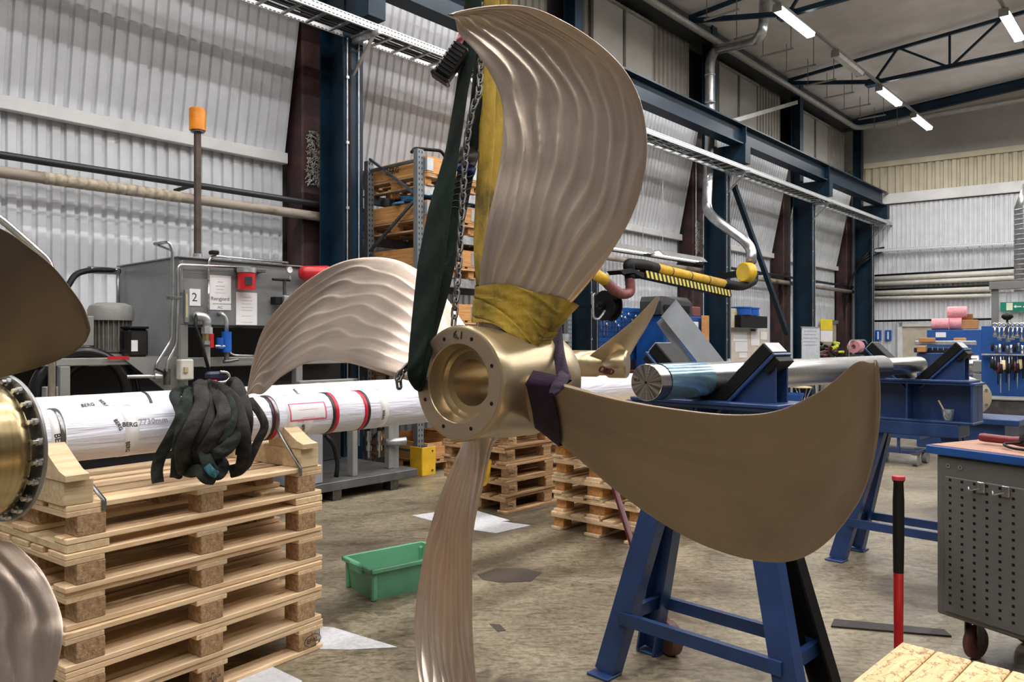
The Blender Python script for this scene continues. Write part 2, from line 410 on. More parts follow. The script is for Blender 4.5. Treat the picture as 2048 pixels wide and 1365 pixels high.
struct('wall_back', MB().box(W(-12.6, -1.5, 4.6), (.14, 21, 9.4), RW), PLAIN, base=False)

def sheet_mesh(w, n, h, depth=.034, lean=0.0, groove=.24, slope=.10):
    """one trapezoid wall sheet: local x along the wall, y out of the room, z up; lean = how far the top comes into the room"""
    mb = MB(); p = w / n; xs = []
    for i in range(n):
        a = i * p
        xs += [(a, 0), (a + p * (1 - groove - 2 * slope), 0), (a + p * (1 - groove - slope), depth), (a + p * (1 - slope), depth)]
    xs.append((w, 0))
    mb.grid([[Vector((x - w / 2, y, 0)) for x, y in xs], [Vector((x - w / 2, y - lean, h)) for x, y in xs]])
    # thickness at both ends of the sheet
    return mb.mesh('corrugated_sheet')
def sheet(me, mat, parent, loc, rot, name='panel'):
    o = bpy.data.objects.new(name, me); COL.objects.link(o); o.parent = parent; o.location = loc; o.rotation_euler = (0, 0, rot)
    if not me.materials: me.materials.append(mat)
    return o
COLS = [5.42 + 4.75 * k for k in range(-3, 5)]            # column lines along the wall
bays = [(a + .42, b - .30) for a, b in zip(COLS[:-1], COLS[1:])]
nS = 4; pw = (4.75 - .72) / nS
m_low = sheet_mesh(pw, 8, 3.70); m_sl = sheet_mesh(pw, 8, 2.18, lean=.45); m_up = sheet_mesh(pw, 6, 2.1, .035)
for a, b in bays:
    for i in range(nS):
        c = a + pw * (i + .5)
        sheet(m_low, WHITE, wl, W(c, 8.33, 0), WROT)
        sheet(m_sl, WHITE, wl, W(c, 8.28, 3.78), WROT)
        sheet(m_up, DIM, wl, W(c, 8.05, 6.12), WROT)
tn = [0]
def trim(mb, mat=TRIMW):
    tn[0] += 1; return struct('trim_%d' % tn[0], mb, mat)
for a, b in bays:                                        # flashing between straight and leaning sheets, and the light strip on top
    trim(MB().box(W((a + b) / 2, 8.25, 3.725), (b - a, .09, .13), RW, .006))
    trim(MB().box(W((a + b) / 2, 7.84, 6.03), (b - a + .3, .10, .16), RW, .006))
# blind window panels high on the wall
WIN = M('dull_window_sheet', (.34, .33, .305), .22, 0, .1, 2)
wi = 0
for a, b in bays:
    for k in range(2):
        wi += 1; c = a + .95 + 1.02 * k
        w = struct('window_%d' % wi, MB().box(W(c, 8.0, 6.95), (.94, .05, 1.45), RW, .004), WIN)
        MB().box(W(c - .49, 7.965, 6.95), (.05, .06, 1.5), RW).build('window_frame', DIM, w, world=True)
        MB().box(W(c, 7.965, 7.70), (1.06, .07, .05), RW).build('window_frame', DIM, w, world=True)
# far wall: lower white sheets, white band, cream sheets, plain gable
hb0 = FZ(1760, 411); hb1 = FZ(1760, 391)
fm = sheet_mesh(1.0, 8, hb0 - .02, .034); fc = sheet_mesh(1.06, 5, FZ(1760, 336) - hb1, .05, groove=.3)
frot = math.atan2(FR.y, FR.x)
for i in range(12):
    sheet(fm, WHITE, wf, FW(.3 + i, .03, 0), frot)
    if i < 11: sheet(fc, CREAM, wf, FW(.35 + 1.06 * i, .06, hb1), frot)
trim(MB().box(FW(6.4, .10, (hb0 + hb1) / 2), (12.4, .07, hb1 - hb0), cols(FR, FN, Z), .006))
trim(MB().box(FW(6.4, .10, FZ(1760, 336) + .07), (12.4, .09, .16), cols(FR, FN, Z), .006), CREAM)
# blue portal columns and maroon columns behind them
def hcol(s, o, z1, w=.27, dpt=.48):
    c = thing('steel_column', '', 'column', W(s, o), WROT)
    mb = MB()
    for k in (-1, 1): mb.box((0, k * (dpt / 2 - .012), z1 / 2), (w, .024, z1))
    mb.box((0, 0, z1 / 2), (.016, dpt - .05, z1)); mb.build('profile', NAVY, c)
    return c
names = {0: 'behind the oil tank', 1: 'beside the pallet rack, nearest the camera', 2: 'behind the bronze propeller hub and hose reel', 3: 'carrying the yellow extraction arm', 4: 'second from the far wall, with the notice board', 5: 'in the corner at the far wall'}
for i, s in enumerate(COLS[2:], 0):
    c = hcol(s, 7.55, 5.55); c['label'] = 'dark blue steel column ' + ['standing left of the picture', 'between the oil tank and the pallet rack', 'behind the big propeller beside the hose reel', 'carrying the yellow extraction arm', 'behind the whiteboard, fourth of the row', 'standing in the far corner of the hall'][i]
    c['group'] = 'steel columns along the wall'
    MB().box((0, 0, .02), (.42, .62, .04)).build('base_plate', NAVY, c)
    MB().box((0, -.30, 5.35), (.24, .75, .40)).build('corbel', NAVY, c)
    MB().ibeam((0, .18, 5.4), (0, .18, 8.2), .22, .24, up=Vector((0, 1, 0))).build('upper_shaft', NAVY, c)
    mb = MB()
    for dx in (-.10, .06): mb.tube([(dx, -.26, .3), (dx, -.26, 5.0)], .009, 6)
    mb.build('conduit', GALV, c)
    mb = MB(); mb.tube([(-.06, -.25, .4), (-.06, -.25, 4.9)], .016, 6); mb.build('cable', BLACK, c)
    for k in range(6): MB().box((-.10, -.262, .8 + .75 * k), (.035, .02, .03)).build('clip', GALV, c)
    m = thing('maroon_column', 'maroon concrete column ' + ['left of the picture', 'with mineral wool packing beside the near blue column', 'behind the bronze propeller', 'next to the extraction arm column', 'beside the fourth blue column', 'near the far corner'][i], 'column', W(s - .02, 8.15), WROT, 'maroon columns behind the steel ones')
    MB().box((0, 0, 3.0), (.46, .34, 6.0), None, .02).build('shaft', MAROON, m)
    MB().prism([(-.23, -.17, 3.3), (-.23, -.17, 2.7), (-.23, -.05, 2.35), (-.23, .0, 3.3)], (.46, 0, 0)).build('bracket', MAROON, m)
    mb = MB()
    for k in range(420 if i in (1, 3) else 0):
        q = Vector((random.uniform(-.17, .12), -.18, random.uniform(3.40, 4.05))); d = Vector((random.uniform(-1, 1), random.uniform(-.7, .1), random.uniform(-1, 1))) * .045
        mb.tube([q, q + d * .5 + Vector((0, -.012, .01)), q + d], .004, 4)
    mb.build('mineral_wool', M('mineral_wool', (.50, .49, .45), .9), m, kind='stuff') if mb.v else None
    
# crane runway
g = thing('crane_runway', 'long dark blue steel crane beam along the left wall', 'beam', W(5, 7.05, 5.52), WROT)
for i in range(len(COLS) - 1):
    a, b = COLS[i] - 5, COLS[i + 1] - 5
    MB().ibeam((a + .004, 0, .22), (b - .004, 0, .22), .26, .42, .03, .02).build('girder', NAVY, g)
    MB().box((a + .03, -.07, .22), (.02, .11, .36)).build('stiffener', NAVY, g)
MB().box((6, 0, .455), (34, .06, .05)).build('rail', DSTEEL, g)
# cable ladder
RAILM, nt, b = nodes('slotted_galvanised')
tc = nn(nt, 'ShaderNodeTexCoord'); sp = nn(nt, 'ShaderNodeSeparateXYZ'); nt.links.new(tc.outputs['Object'], sp.inputs[0])
def mth(op, a, b_=None):
    n = nn(nt, 'ShaderNodeMath', operation=op)
    for i_, v in enumerate((a, b_)):
        if v is None: continue
        if isinstance(v, (int, float)): n.inputs[i_].default_value = v
        else: nt.links.new(v, n.inputs[i_])
    return n.outputs[0]
fx = mth('LESS_THAN', mth('FRACT', mth('MULTIPLY', sp.outputs[0], 20.0)), .62)
z1 = mth('LESS_THAN', mth('ABSOLUTE', mth('SUBTRACT', mth('ABSOLUTE', sp.outputs[2]), .024)), .0055)
hole = mth('MULTIPLY', fx, z1)
mx = nn(nt, 'ShaderNodeMixRGB'); mx.inputs[1].default_value = (.66, .68, .70, 1); mx.inputs[2].default_value = (.03, .03, .03, 1); nt.links.new(hole, mx.inputs[0]); nt.links.new(mx.outputs[0], b.inputs['Base Color'])
b.inputs['Metallic'].default_value = .55; b.inputs['Roughness'].default_value = .42
def ladder(name, label, a, b, wdir, width, rail_h=.085, step=.30):
    a, b = Vector(a), Vector(b); L = (b - a).length; d = (b - a).normalized()
    R = cols(d, wdir, d.cross(wdir)); g = thing(name, label, 'cable tray', a, 0, None, R)
    for y in (0, width):
        r = MB(); sg = 1 if y == 0 else -1
        r.box((L / 2, y, 0), (L, .004, rail_h)); r.box((L / 2, y + sg * .012, rail_h / 2), (L, .024, .004)); r.box((L / 2, y + sg * .012, -rail_h / 2), (L, .024, .004))
        r.build('side_rail', RAILM, g)
    first = None; n = int(L / step)
    for i in range(n):
        if first is None:
            first = MB().box((.1, width / 2, -rail_h / 2 + .012), (.035, width - .03, .02)).build('rung', GALV, g)
        else: copy_tree(first, g, Vector(first.location) + Vector((step * i, 0, 0)))
    return g
lad = ladder('cable_ladder', 'long galvanised cable ladder running along the left wall under the crane beam', W(-4, 6.92, 5.06), W(26.1, 6.92, 5.06), N, .42)
mb = MB()
for k in range(7):
    yy = .06 + .045 * k; pts = [(x, yy + .012 * math.sin(x * 1.7 + k), -.012 + .006 * math.sin(x * 2.3 + k * 2)) for x in [i * .6 for i in range(51)]]
    mb.tube(pts, .011, 5)
cb = mb.build('cables', BLACK, lad, True)
for i, s in enumerate(COLS[2:]):
    mb = MB(); mb.box((s + 4.0, .18, -.075), (.045, .55, .05)); mb.beam((s + 4.0, .40, -.45), (s + 4.0, .02, -.10), .03, .03)
    mb.build('bracket', GALV, lad)
# pipes on the lower wall
p = thing('wall_pipe', 'thin black pipe running along the left wall below the leaning sheets', 'pipe', W(4, 7.92, 3.17), WROT)
MB().tube([(-12, 0, 0), (20.5, 0, 0)], .035, 10).build('pipe', M('black_pipe', (.015, .017, .018), .4), p, True)
for k in range(9): MB().box((-11 + 3.6 * k, .2, -.01), (.03, .42, .03)).build('bracket', BLACK, p)
RUSTY = M('old_pipe_paint', (.34, .29, .24), .6, 0, 0, 7, .2, 30, stretch=(.4, 1, 1), col2=(.16, .11, .08), lo=.34, hi=.5)
p = thing('wall_pipe', 'old beige insulated pipe with peeling wrap under the thin black pipe', 'pipe', W(4, 7.92, 3.02), WROT)
MB().tube([(-12, 0, 0), (20.5, 0, 0)], .055, 12).build('pipe', RUSTY, p, True)
mb = MB()
for k in range(14): mb.tube([(-1.6 + .09 * k, .0, .0), (-1.5 + .09 * k, 0, 0)], [.059, .056], 12)
mb.build('lagging', M('lagging_tape', (.42, .36, .27), .7, 0, .3, 20), p, True)
# roof trusses
def truss(s, label):
    t = thing('roof_truss', label, 'truss', W(s, 8.0, 7.3), WROT, 'roof trusses')
    bc = []; x0 = -2.2
    def zt(y): return ceil_z(8.0 + y) - 7.3 - .12
    mb = MB(); mb.beam((0, -.1, zt(-.1)), (0, -19, zt(-19)), .07, .07); mb.build('top_chord', NAVY, t)
    mb = MB(); mb.beam((0, -2.35, .22), (0, -19, .22), .09, .09); mb.build('bottom_chord', NAVY, t)
    MB().box((0, -2.35, .22), (.22, .30, .14)).build('gusset', NAVY, t)
    MB().beam((0, -.25, zt(-.25) - .04), (0, -2.35, .24), .06, .09).build('diagonal', NAVY, t)
    y = -2.35
    while y > -16:
        MB().beam((0, y - .03, .24), (0, y - .52, zt(y - .52)), .05, .05).build('diagonal', NAVY, t)
        MB().beam((0, y - .56, zt(y - .56)), (0, y - 1.52, .24), .045, .045).build('diagonal', NAVY, t)
        MB().beam((0, y - 1.58, .24), (0, y - 1.58, zt(y - 1.58)), .045, .045).build('post', NAVY, t)
        MB().beam((0, y - 1.64, .24), (0, y - 2.56, zt(y - 2.56)), .05, .05).build('diagonal', NAVY, t)
        MB().beam((0, y - 2.60, zt(y - 2.60)), (0, y - 3.12, .24), .05, .05).build('diagonal', NAVY, t)
        y -= 3.15
    return t
for k, (s, l) in enumerate([(18.9, 'dark blue roof truss behind the middle ceiling lamp'), (13.9, 'dark blue roof truss behind the nearest ceiling lamp at the top edge'), (9.1, 'dark blue roof truss above the pallet rack, out of the top of the picture'), (4.3, 'dark blue roof truss over the propeller'), (-.5, 'dark blue roof truss overhead of the camera')]): truss(s, l)
mb = MB(); a = W(23.7, 7.9, ceil_z(7.9) - .2); b_ = W(23.7, -9, ceil_z(-9) - .2); mb.ibeam(a, b_, .14, .26)
mb.build('gable_beam', NAVY, None, label='dark blue sloping beam under the ceiling along the far wall', cat='beam')
# eaves pipe run
mb = MB(); mb.tube(fillet([W(2, 7.45, 7.72), W(23.4, 7.45, 7.72), W(23.4, 7.45, 7.72) + FR * 9 + Z * .25], .25), .07, 10)
mb.build('eaves_pipe', M('grey_pipe_paint', (.30, .30, .28), .4, .3), None, True, label='grey pipe along the eaves turning along the far wall', cat='pipe')
mb = MB(); mb.box(W(12, 7.85, 7.95), (24, .42, .25), RW); struct('trim_%d' % 90, mb, M('dark_eaves', (.03, .035, .04), .6))
# ceiling lamps
DIFF = EM('lamp_diffuser', (1, .97, .95), 14)
OFFD = M('unlit_lamp_cover', (.75, .76, .74), .2)
def lamp(s, o, label, lit=True, orange=False):
    z = 7.26
    g = thing('ceiling_lamp', label, 'lamp', W(s, o, z), WROT, 'strip lamps in rows under the roof')
    MB().box((0, 0, .085), (1.58, .15, .07), None, .01).build('housing', LGREY, g)
    mb = MB(); mb.prism([(-.76, -.085, .05), (-.76, -.06, -.02), (-.76, .06, -.02), (-.76, .085, .05)], (1.52, 0, 0)); mb.build('diffuser', DIFF if lit else OFFD, g)
    for x in (-.77, .77): MB().box((x, 0, .03), (.03, .16, .1)).build('end_cap', LGREY, g)
    if orange: MB().box((0, -.105, .02), (1.5, .012, .11)).build('orange_cover', ORANGE, g)
    if lit:
        l = bpy.data.lights.new('tube_light', 'AREA'); l.shape = 'RECTANGLE'; l.size = 1.5; l.size_y = .12; l.energy = LAMP_W; l.color = (1, .97, .94)
        lo = bpy.data.objects.new('tube_light', l); COL.objects.link(lo); lo.parent = g; lo.location = (0, 0, -.03)
    return g
rows = [5.46, 2.57, -.32, -3.2]
for r, o in enumerate(rows):
    for k in range(10):
        s = 22.3 - 2.84 * k
        if r == 0 and k == 2:
            lamp(s, o, 'unlit strip lamp between the two nearest lit ceiling lamps', False); continue
        lab = 'strip lamp outside the picture, %s row from the left wall, %s from the far wall' % (ORD[r], ORD[k])
        if r == 0 and k < 4: lab = ['smallest lit strip lamp nearest the far wall', 'lit strip lamp second from the far wall', '', 'large lit strip lamp beside the bent ventilation duct'][k]
        if r == 1 and k == 3: lab = 'lit strip lamp with an orange side cover at the top right edge'
        lamp(s, o, lab, True, r == 1 and k == 3)
for r, o in enumerate(rows):
    MB().box(W(8, o, 7.41), (30, .05, .05), RW).build('lamp_rail', LGREY, None, label='grey carrier rail over the %s row of ceiling lamps' % ['first', 'second', 'third', 'fourth', 'fifth', 'last'][r], cat='rail')

# thin hanger rods with cross bars under the ceiling near the wall
for k in range(9):
    s_ = 13.2 + 1.25 * k; o_ = 6.6
    g = thing('hanger_bracket', 'thin hanger rods with a cross bar under the ceiling, %s from the far wall' % ['ninth', 'eighth', 'seventh', 'sixth', 'fifth', 'fourth', 'third', 'second', 'first'][k], 'hanger', W(s_, o_, 7.55), WROT, 'pipe hangers under the ceiling')
    for y in (-.3, .3): MB().tube([(0, y, 0), (0, y, ceil_z(o_ + y) - 7.55)], .008, 5).build('rod', DSTEEL, g)
    MB().box((0, 0, .015), (.04, .7, .03)).build('cross_bar', LGREY, g)
# ------------------------------------------------------------------ propellers
PQ = {'R': 1.1747, 'R0': .21,
 'pL': [0.7218, 0.6978, 0.6312, 0.5296, 0.4088, 0.2285, 0.1103, -0.0996],
 'pT': [-0.0794, 0.0279, 0.053, 0.0323, -0.0335, -0.0974, -0.0945, -0.0996],
 'aL': [0.002, 0.0588, 0.0906, 0.0742, 0.0118, -0.1009, -0.1567, -0.2061],
 'aT': [-0.1377, -0.1536, -0.1175, -0.1077, -0.1395, -0.1644, -0.1824, -0.2061]}
KN = [0, .17, .34, .5, .65, .8, .9, 1.0]
def kint(vals, x):
    n = len(KN)
    if x <= 0: return vals[0]
    m = []
    for i in range(n):
        if i == 0: m.append((vals[1] - vals[0]) / (KN[1] - KN[0]))
        elif i == n - 1: m.append((vals[-1] - vals[-2]) / (KN[-1] - KN[-2]))
        else:
            h0 = KN[i] - KN[i - 1]; h1 = KN[i + 1] - KN[i]
            m.append((h0 ** 2 * vals[i + 1] - h1 ** 2 * vals[i - 1] + (h1 ** 2 - h0 ** 2) * vals[i]) / (h0 * h1 * (h0 + h1)))
    i = max(k for k in range(n - 1) if KN[k] <= x) if x < 1 else n - 2
    h = KN[i + 1] - KN[i]; t = (x - KN[i]) / h
    return (2 * t**3 - 3 * t**2 + 1) * vals[i] + (t**3 - 2 * t**2 + t) * h * m[i] + (-2 * t**3 + 3 * t**2) * vals[i + 1] + (t**3 - t**2) * h * m[i + 1]
def bsec(tau, rot, q=None):
    """edge data of the section at span tau: radius, leading and trailing angle and axial place"""
    if tau < 0: r = PQ['R0'] + tau
    else: r = PQ['R0'] + (PQ['R'] - PQ['R0']) * math.sin(tau * math.pi / 2)
    t = max(tau, 0)
    sc, fs, fa, fo = q or (1, 1, 1, 0); sh = rot + fo * math.sin(t * math.pi / 2)
    pl, pt_ = kint(PQ['pL'], t) * fs, kint(PQ['pT'], t) * fs; fl = .16 * (pl - pt_) * math.exp(-(tau + .075) / .035) if tau < .2 else 0   # flare into the hub
    return r * sc, pl + fl + sh, kint(PQ['aL'], t) * sc * fa, pt_ - fl + sh, kint(PQ['aT'], t) * sc * fa
def bpoint(tau, c, rot, camber=.05, q=None):
    """mean surface, c from 0 (trailing) to 1 (leading); local frame x right, y axis away, z up"""
    r, pL, aL, pT, aT = bsec(tau, rot, q)
    ph = pT + (pL - pT) * c; a = aT + (aL - aT) * c
    ch = math.hypot((pL - pT) * r, aL - aT); k = camber * ch * 4 * c * (1 - c)
    return Vector((r * math.sin(ph), a + k, r * math.cos(ph))), ch
def thick(tau, c):
    t = max(tau, 0); base = .052 * (1 - t) ** 1.3 + .010
    if tau < .10: base += .05 * math.exp(-max(tau + .03, 0) / .03) * .8
    q = max(0.0, 1 - (2 * c - 1) ** 2)
    return base * (q ** .42) * .5
def blade(parent, rot, mat, ridges=.0026, nt_=100, nc=130, seed=0, name='blade', q=None):
    rnd = random.Random(seed); ph = [rnd.uniform(0, 6) for _ in range(4)]
    taus = [-.075, -.05, -.03, -.012] + [i / nt_ for i in range(nt_ + 1)]
    cs = [.5 - .5 * math.cos(math.pi * j / nc) * (1 - .0) for j in range(nc + 1)]
    P0 = [[bpoint(t, c, rot, .05, q)[0] for c in cs] for t in taus]
    rows = len(taus)
    front, back, ridg = [], [], []
    for i in range(rows):
        fr, bk, rg_ = [], [], []
        for j in range(nc + 1):
            du = P0[min(i + 1, rows - 1)][j] - P0[max(i - 1, 0)][j]; dv = P0[i][min(j + 1, nc)] - P0[i][max(j - 1, 0)]
            nrm = du.cross(dv)
            if nrm.length < 1e-9: nrm = Vector((0, -1, 0))
            nrm.normalize()
            if nrm.y > 0: nrm = -nrm
            c, t = cs[j], taus[i]; h = thick(t, c)
            if i >= rows - 2: h = .003
            env = max(0, min(1, (t - .035) / .06)) * min(1, (1 - t) / .05 + .25)
            w = c * 8.2 + .6 * math.sin(t * 5 + ph[0]) * (c - .5) + .16 * math.sin(t * 17 + c * 9 + ph[1]) + .10 * math.sin(t * 31 + c * 5 + ph[2])
            fct = w - math.floor(w); rd = ridges * env * ((1 - abs(math.sin(math.pi * fct)) ** .75) * .8 - .3 + .35 * fct) * min(1, 8 * c * (1 - c) + .15)
            rg_.append((1 - abs(math.sin(math.pi * fct)) ** .75) * env * min(1, ridges / .002) * min(1, 8 * c * (1 - c)))
            fr.append(P0[i][j] + nrm * (h + rd)); bk.append(P0[i][j] - nrm * h)
        front.append(fr); back.append(bk); ridg += rg_ + [0.0] * (nc - 1)
    mb = MB(); loops = [front[i] + back[i][::-1][1:-1] for i in range(rows)]
    mb.grid([l for l in loops], closed=True)
    n = len(loops[0]); last = (rows - 1) * n
    tipc = sum((mb.v[last + k] for k in range(n)), Vector()) / n; mb.v.append(tipc)
    for k in range(n): mb.f.append((last + k, last + (k + 1) % n, len(mb.v) - 1)); mb.mi.append(0)
    o = mb.build(name, mat, parent, True)
    me = o.data; uv = me.uv_layers.new(name='UVMap')
    av = me.attributes.new('ridge', 'FLOAT', 'POINT'); av.data.foreach_set('value', ridg + [0.0])
    info = []
    for i in range(rows):
        info += [(cs[j], taus[i]) for j in range(nc + 1)] + [(cs[j], taus[i]) for j in range(nc - 1, 0, -1)]
    info.append((.5, 1))
    flat = [x for l in me.loops for x in info[l.vertex_index]]
    uv.data.foreach_set('uv', flat)
    bm = bmesh.new(); bm.from_mesh(me); bmesh.ops.recalc_face_normals(bm, faces=bm.faces); bm.to_mesh(me); bm.free()
    return o
def hubshape(parent, prof, mat, n=72, name='hub'):
    mb = MB(); mb.lathe(prof, (0, 0, 0), (0, 1, 0), n, closed=True); return mb.build(name, mat, parent, True, ang=32)
YAW = math.radians(37.4848); PIT = math.radians(-.645)
AX = Vector((math.sin(YAW) * math.cos(PIT), math.cos(YAW) * math.cos(PIT), math.sin(PIT)))
RT = Vector((math.cos(YAW), -math.sin(YAW), 0)); UP = RT.cross(AX)
PC = Vector((-.0139, 2.55, 1.3877)); PR = cols(RT, AX, UP); TH = .0238
prop = thing('bronze_propeller', 'large four-bladed bronze ship propeller hanging in slings in the middle', 'propeller', PC, 0, None, PR)
for k, (rg, sd) in enumerate([(.0060, 1), (.0003, 2), (.0058, 3), (.0017, 4)]):
    blade(prop, TH + k * math.pi / 2, BRONZE_SM if k == 1 else BRONZE, rg, seed=sd)
hp = [(-.251, .168), (-.247, .176), (-.240, .179), (-.19, .179), (-.175, .176), (-.02, .186), (.10, .186), (.17, .172), (.198, .162), (.205, .150),
      (.205, .074), (-.185, .074), (-.186, .098), (-.200, .104), (-.201, .114), (-.249, .121), (-.251, .123)]
hub = hubshape(prop, hp, BRONZE_HUB)
mb = MB()                                                  # faced front ring
mb.lathe([(-.2516, .1235), (-.2516, .168), (-.2512, .168), (-.2512, .1235)], (0, 0, 0), (0, 1, 0), 72, closed=True); mb.build('flange_face', BRONZE_FACE, prop, False)
for k in range(8):
    a = math.pi / 8 + k * math.pi / 4; q = Vector((math.sin(a) * .146, -.2522, math.cos(a) * .146))
    MB().cyl(q, q + Vector((0, .0008, 0)), .0062, 14).build('bolt_hole', BLACK, prop)
text('hand_marking', '6,1', .034, INK, prop, PC + AX * -.2535 + UP * .147 + RT * .003, cols(RT, UP, -AX) @ Matrix.Rotation(-.12, 3, 'Z'))
# smaller propeller at the left edge, bolted to a thin flange
YAW2 = math.radians(27); AX2 = Vector((math.sin(YAW2), math.cos(YAW2), 0)); RT2 = Vector((math.cos(YAW2), -math.sin(YAW2), 0))
H2 = P(2, 895, 2.2)
prop2 = thing('bronze_propeller', 'bronze propeller cut off by the left edge of the picture', 'propeller', H2, 0, None, cols(RT2, AX2, Z))
def patch(upper, lower, ridges, mat, seed, n1=60, n2=90, bulge=.05, th=.03):
    """thick curved blade between two edge lines given as (x, y, distance)"""
    u_ = smoothpath([P(*q) for q in upper], 12); l_ = smoothpath([P(*q) for q in lower], 12)
    def at(c, t):
        f = t * (len(c) - 1); k = min(int(f), len(c) - 2); return c[k].lerp(c[k + 1], f - k)
    rows = []; rnd = random.Random(seed); rl = []
    for i in range(n1 + 1):
        t = i / n1; A, B = at(u_, t), at(l_, t); A2, B2 = at(u_, min(1, t + .02)), at(l_, min(1, t + .02))
        nv = (B - A).cross((A2 + B2) - (A + B))
        if nv.length < 1e-9: nv = Vector((0, -1, 0))
        nv.normalize()
        if nv.y > 0: nv = -nv
        fr, bk = [], []
        for j in range(n2 + 1):
            c = .5 - .5 * math.cos(math.pi * j / n2); q = A.lerp(B, c); e = math.sin(math.pi * c)
            w = c * 8 + .2 * math.sin(t * 14 + c * 7); rd = ridges * (abs(math.sin(math.pi * w)) - .5) * min(1, e * 3) * min(1, (1 - t) * 8)
            h = th * (1 - t * .75) * e ** .45 * .5
            fr.append(q + nv * (h + rd + bulge * e * (1 - t))); bk.append(q + nv * (-h + bulge * e * (1 - t)))
        rl += [(1 - abs(math.sin(math.pi * (c * 8 + .2 * math.sin(t * 14 + c * 7)))) ** .7) * min(1, ridges / .002) * min(1, 5 * c * (1 - c)) for c in [.5 - .5 * math.cos(math.pi * j / n2) for j in range(n2 + 1)]] + [0.0] * (n2 - 1)
        rows.append(fr + bk[::-1][1:-1])
    mb = MB(); mb.grid(rows, True); n = len(rows[0]); mb.f.append(tuple(range(n))[::-1]); mb.mi.append(0)
    o = mb.build('blade', mat, prop2, True, world=True); me = o.data; uv = me.uv_layers.new(name='UVMap')
    av = me.attributes.new('ridge', 'FLOAT', 'POINT'); av.data.foreach_set('value', rl)
    info = []
    for i in range(n1 + 1):
        cs_ = [j / n2 for j in range(n2 + 1)]; info += [(c, i / n1) for c in cs_] + [(c, i / n1) for c in cs_[::-1][1:-1]]
    uv.data.foreach_set('uv', [x for l in me.loops for x in info[l.vertex_index]])
    bm = bmesh.new(); bm.from_mesh(me); bmesh.ops.recalc_face_normals(bm, faces=bm.faces); bm.to_mesh(me); bm.free()
    return o
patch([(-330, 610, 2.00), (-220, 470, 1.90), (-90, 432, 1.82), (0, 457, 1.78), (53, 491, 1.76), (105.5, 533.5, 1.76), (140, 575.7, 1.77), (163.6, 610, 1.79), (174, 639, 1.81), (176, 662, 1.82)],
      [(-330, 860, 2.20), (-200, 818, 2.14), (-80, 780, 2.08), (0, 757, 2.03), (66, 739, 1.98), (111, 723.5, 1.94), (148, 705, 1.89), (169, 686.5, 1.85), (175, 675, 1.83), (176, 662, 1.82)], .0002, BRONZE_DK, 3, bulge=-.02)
patch([(-40, 1030, 2.12), (0, 1078, 2.098), (27, 1088, 2.076), (59.5, 1115, 2.055), (87, 1147, 2.033), (110, 1193, 2.011), (123.6, 1234, 1.989), (126, 1266, 1.967), (120, 1312, 1.945), (105, 1365, 1.924), (60, 1450, 1.902), (-20, 1520, 1.88)],
      [(-260, 1010, 2.12), (-300, 1080, 2.098), (-310, 1120, 2.076), (-315, 1160, 2.055), (-315, 1200, 2.033), (-310, 1240, 2.011), (-300, 1290, 1.989), (-280, 1340, 1.967), (-240, 1390, 1.945), (-190, 1440, 1.924), (-110, 1500, 1.902), (-20, 1520, 1.88)], .0040, BRONZE, 4, bulge=.03)
hubshape(prop2, [(-.45, .16), (-.45, .188), (-.06, .192), (-.04, .190), (-.030, .184), (-.024, .184), (-.024, .10), (-.45, .10)], turned('turned_bronze', (.62, .50, .28), .26, 1, 90))
mb = MB(); mb.lathe([(-.006, .1), (-.006, .209), (-.003, .212), (.003, .212), (.006, .209), (.006, .1)], (0, 0, 0), (0, 1, 0), 96, closed=True); mb.build('flange_disc', M('flange_steel', (.34, .34, .34), .35, .9, .2, 9), prop2, True, ang=30)
for k in range(22):
    a = 2 * math.pi * k / 22; c = Vector((math.sin(a) * .197, 0, math.cos(a) * .197))
    mb = MB(); mb.lathe([(-.030, .0), (-.030, .007), (-.018, .007), (-.018, .011), (-.006, .011), (-.006, .0)], c, (0, 1, 0), 10); mb.build('bolt', STEEL, prop2)
# third propeller behind, edge of one blade rising over a short hub
p3c = P(1200, 728, 4.9)
prop3 = thing('bronze_propeller', 'small bronze propeller with one upright blade behind the big hub', 'propeller', p3c, 0, None, cols(RT, AX, Z))
blade_pts = [((1178, 712), (1250, 742)), ((1200, 695), (1258, 715)), ((1230, 672), (1272, 690)), ((1262, 645), (1288, 662)), ((1292, 615), (1304, 630)), ((1313, 592), (1314.5, 594))]
mb = MB(); rows = []
prev = None
for i in range(26):
    t = i / 25 * (len(blade_pts) - 1); k = min(int(t), len(blade_pts) - 2); f = t - k
    l = [blade_pts[k][0][m] * (1 - f) + blade_pts[k + 1][0][m] * f for m in (0, 1)]; r = [blade_pts[k][1][m] * (1 - f) + blade_pts[k + 1][1][m] * f for m in (0, 1)]
    ring = []; th = .03 * (1 - i / 26) + .005
    A = P(l[0], l[1], 4.75); B = P(r[0], r[1], 5.1)
    nv = (B - A).cross(Vector((.4, .2, 1))).normalized()
    for j in range(16):
        c = .5 - .5 * math.cos(math.pi * j / 15); ring.append(A + (B - A) * c + nv * (th * math.sin(math.pi * c) * .5 + .05 * math.sin(math.pi * c) * (1 - i / 40)))
    for j in range(14, 0, -1):
        c = .5 - .5 * math.cos(math.pi * j / 15); ring.append(A + (B - A) * c + nv * (-th * math.sin(math.pi * c) * .5 + .05 * math.sin(math.pi * c) * (1 - i / 40)))
    rows.append(ring)
mb.grid(rows, True); b = mb.build('blade', BRONZE_HUB, prop3, True, world=True)
MB().lathe([(-.2, .0), (-.2, .07), (-.18, .085), (-.02, .085), (.0, .075), (.04, .075), (.06, .09), (.17, .09), (.18, .08), (.18, 0)], (0, 0, 0), (.95, .3, 0), 40).build('hub', BRONZE_HUB, prop3, True, ang=40)
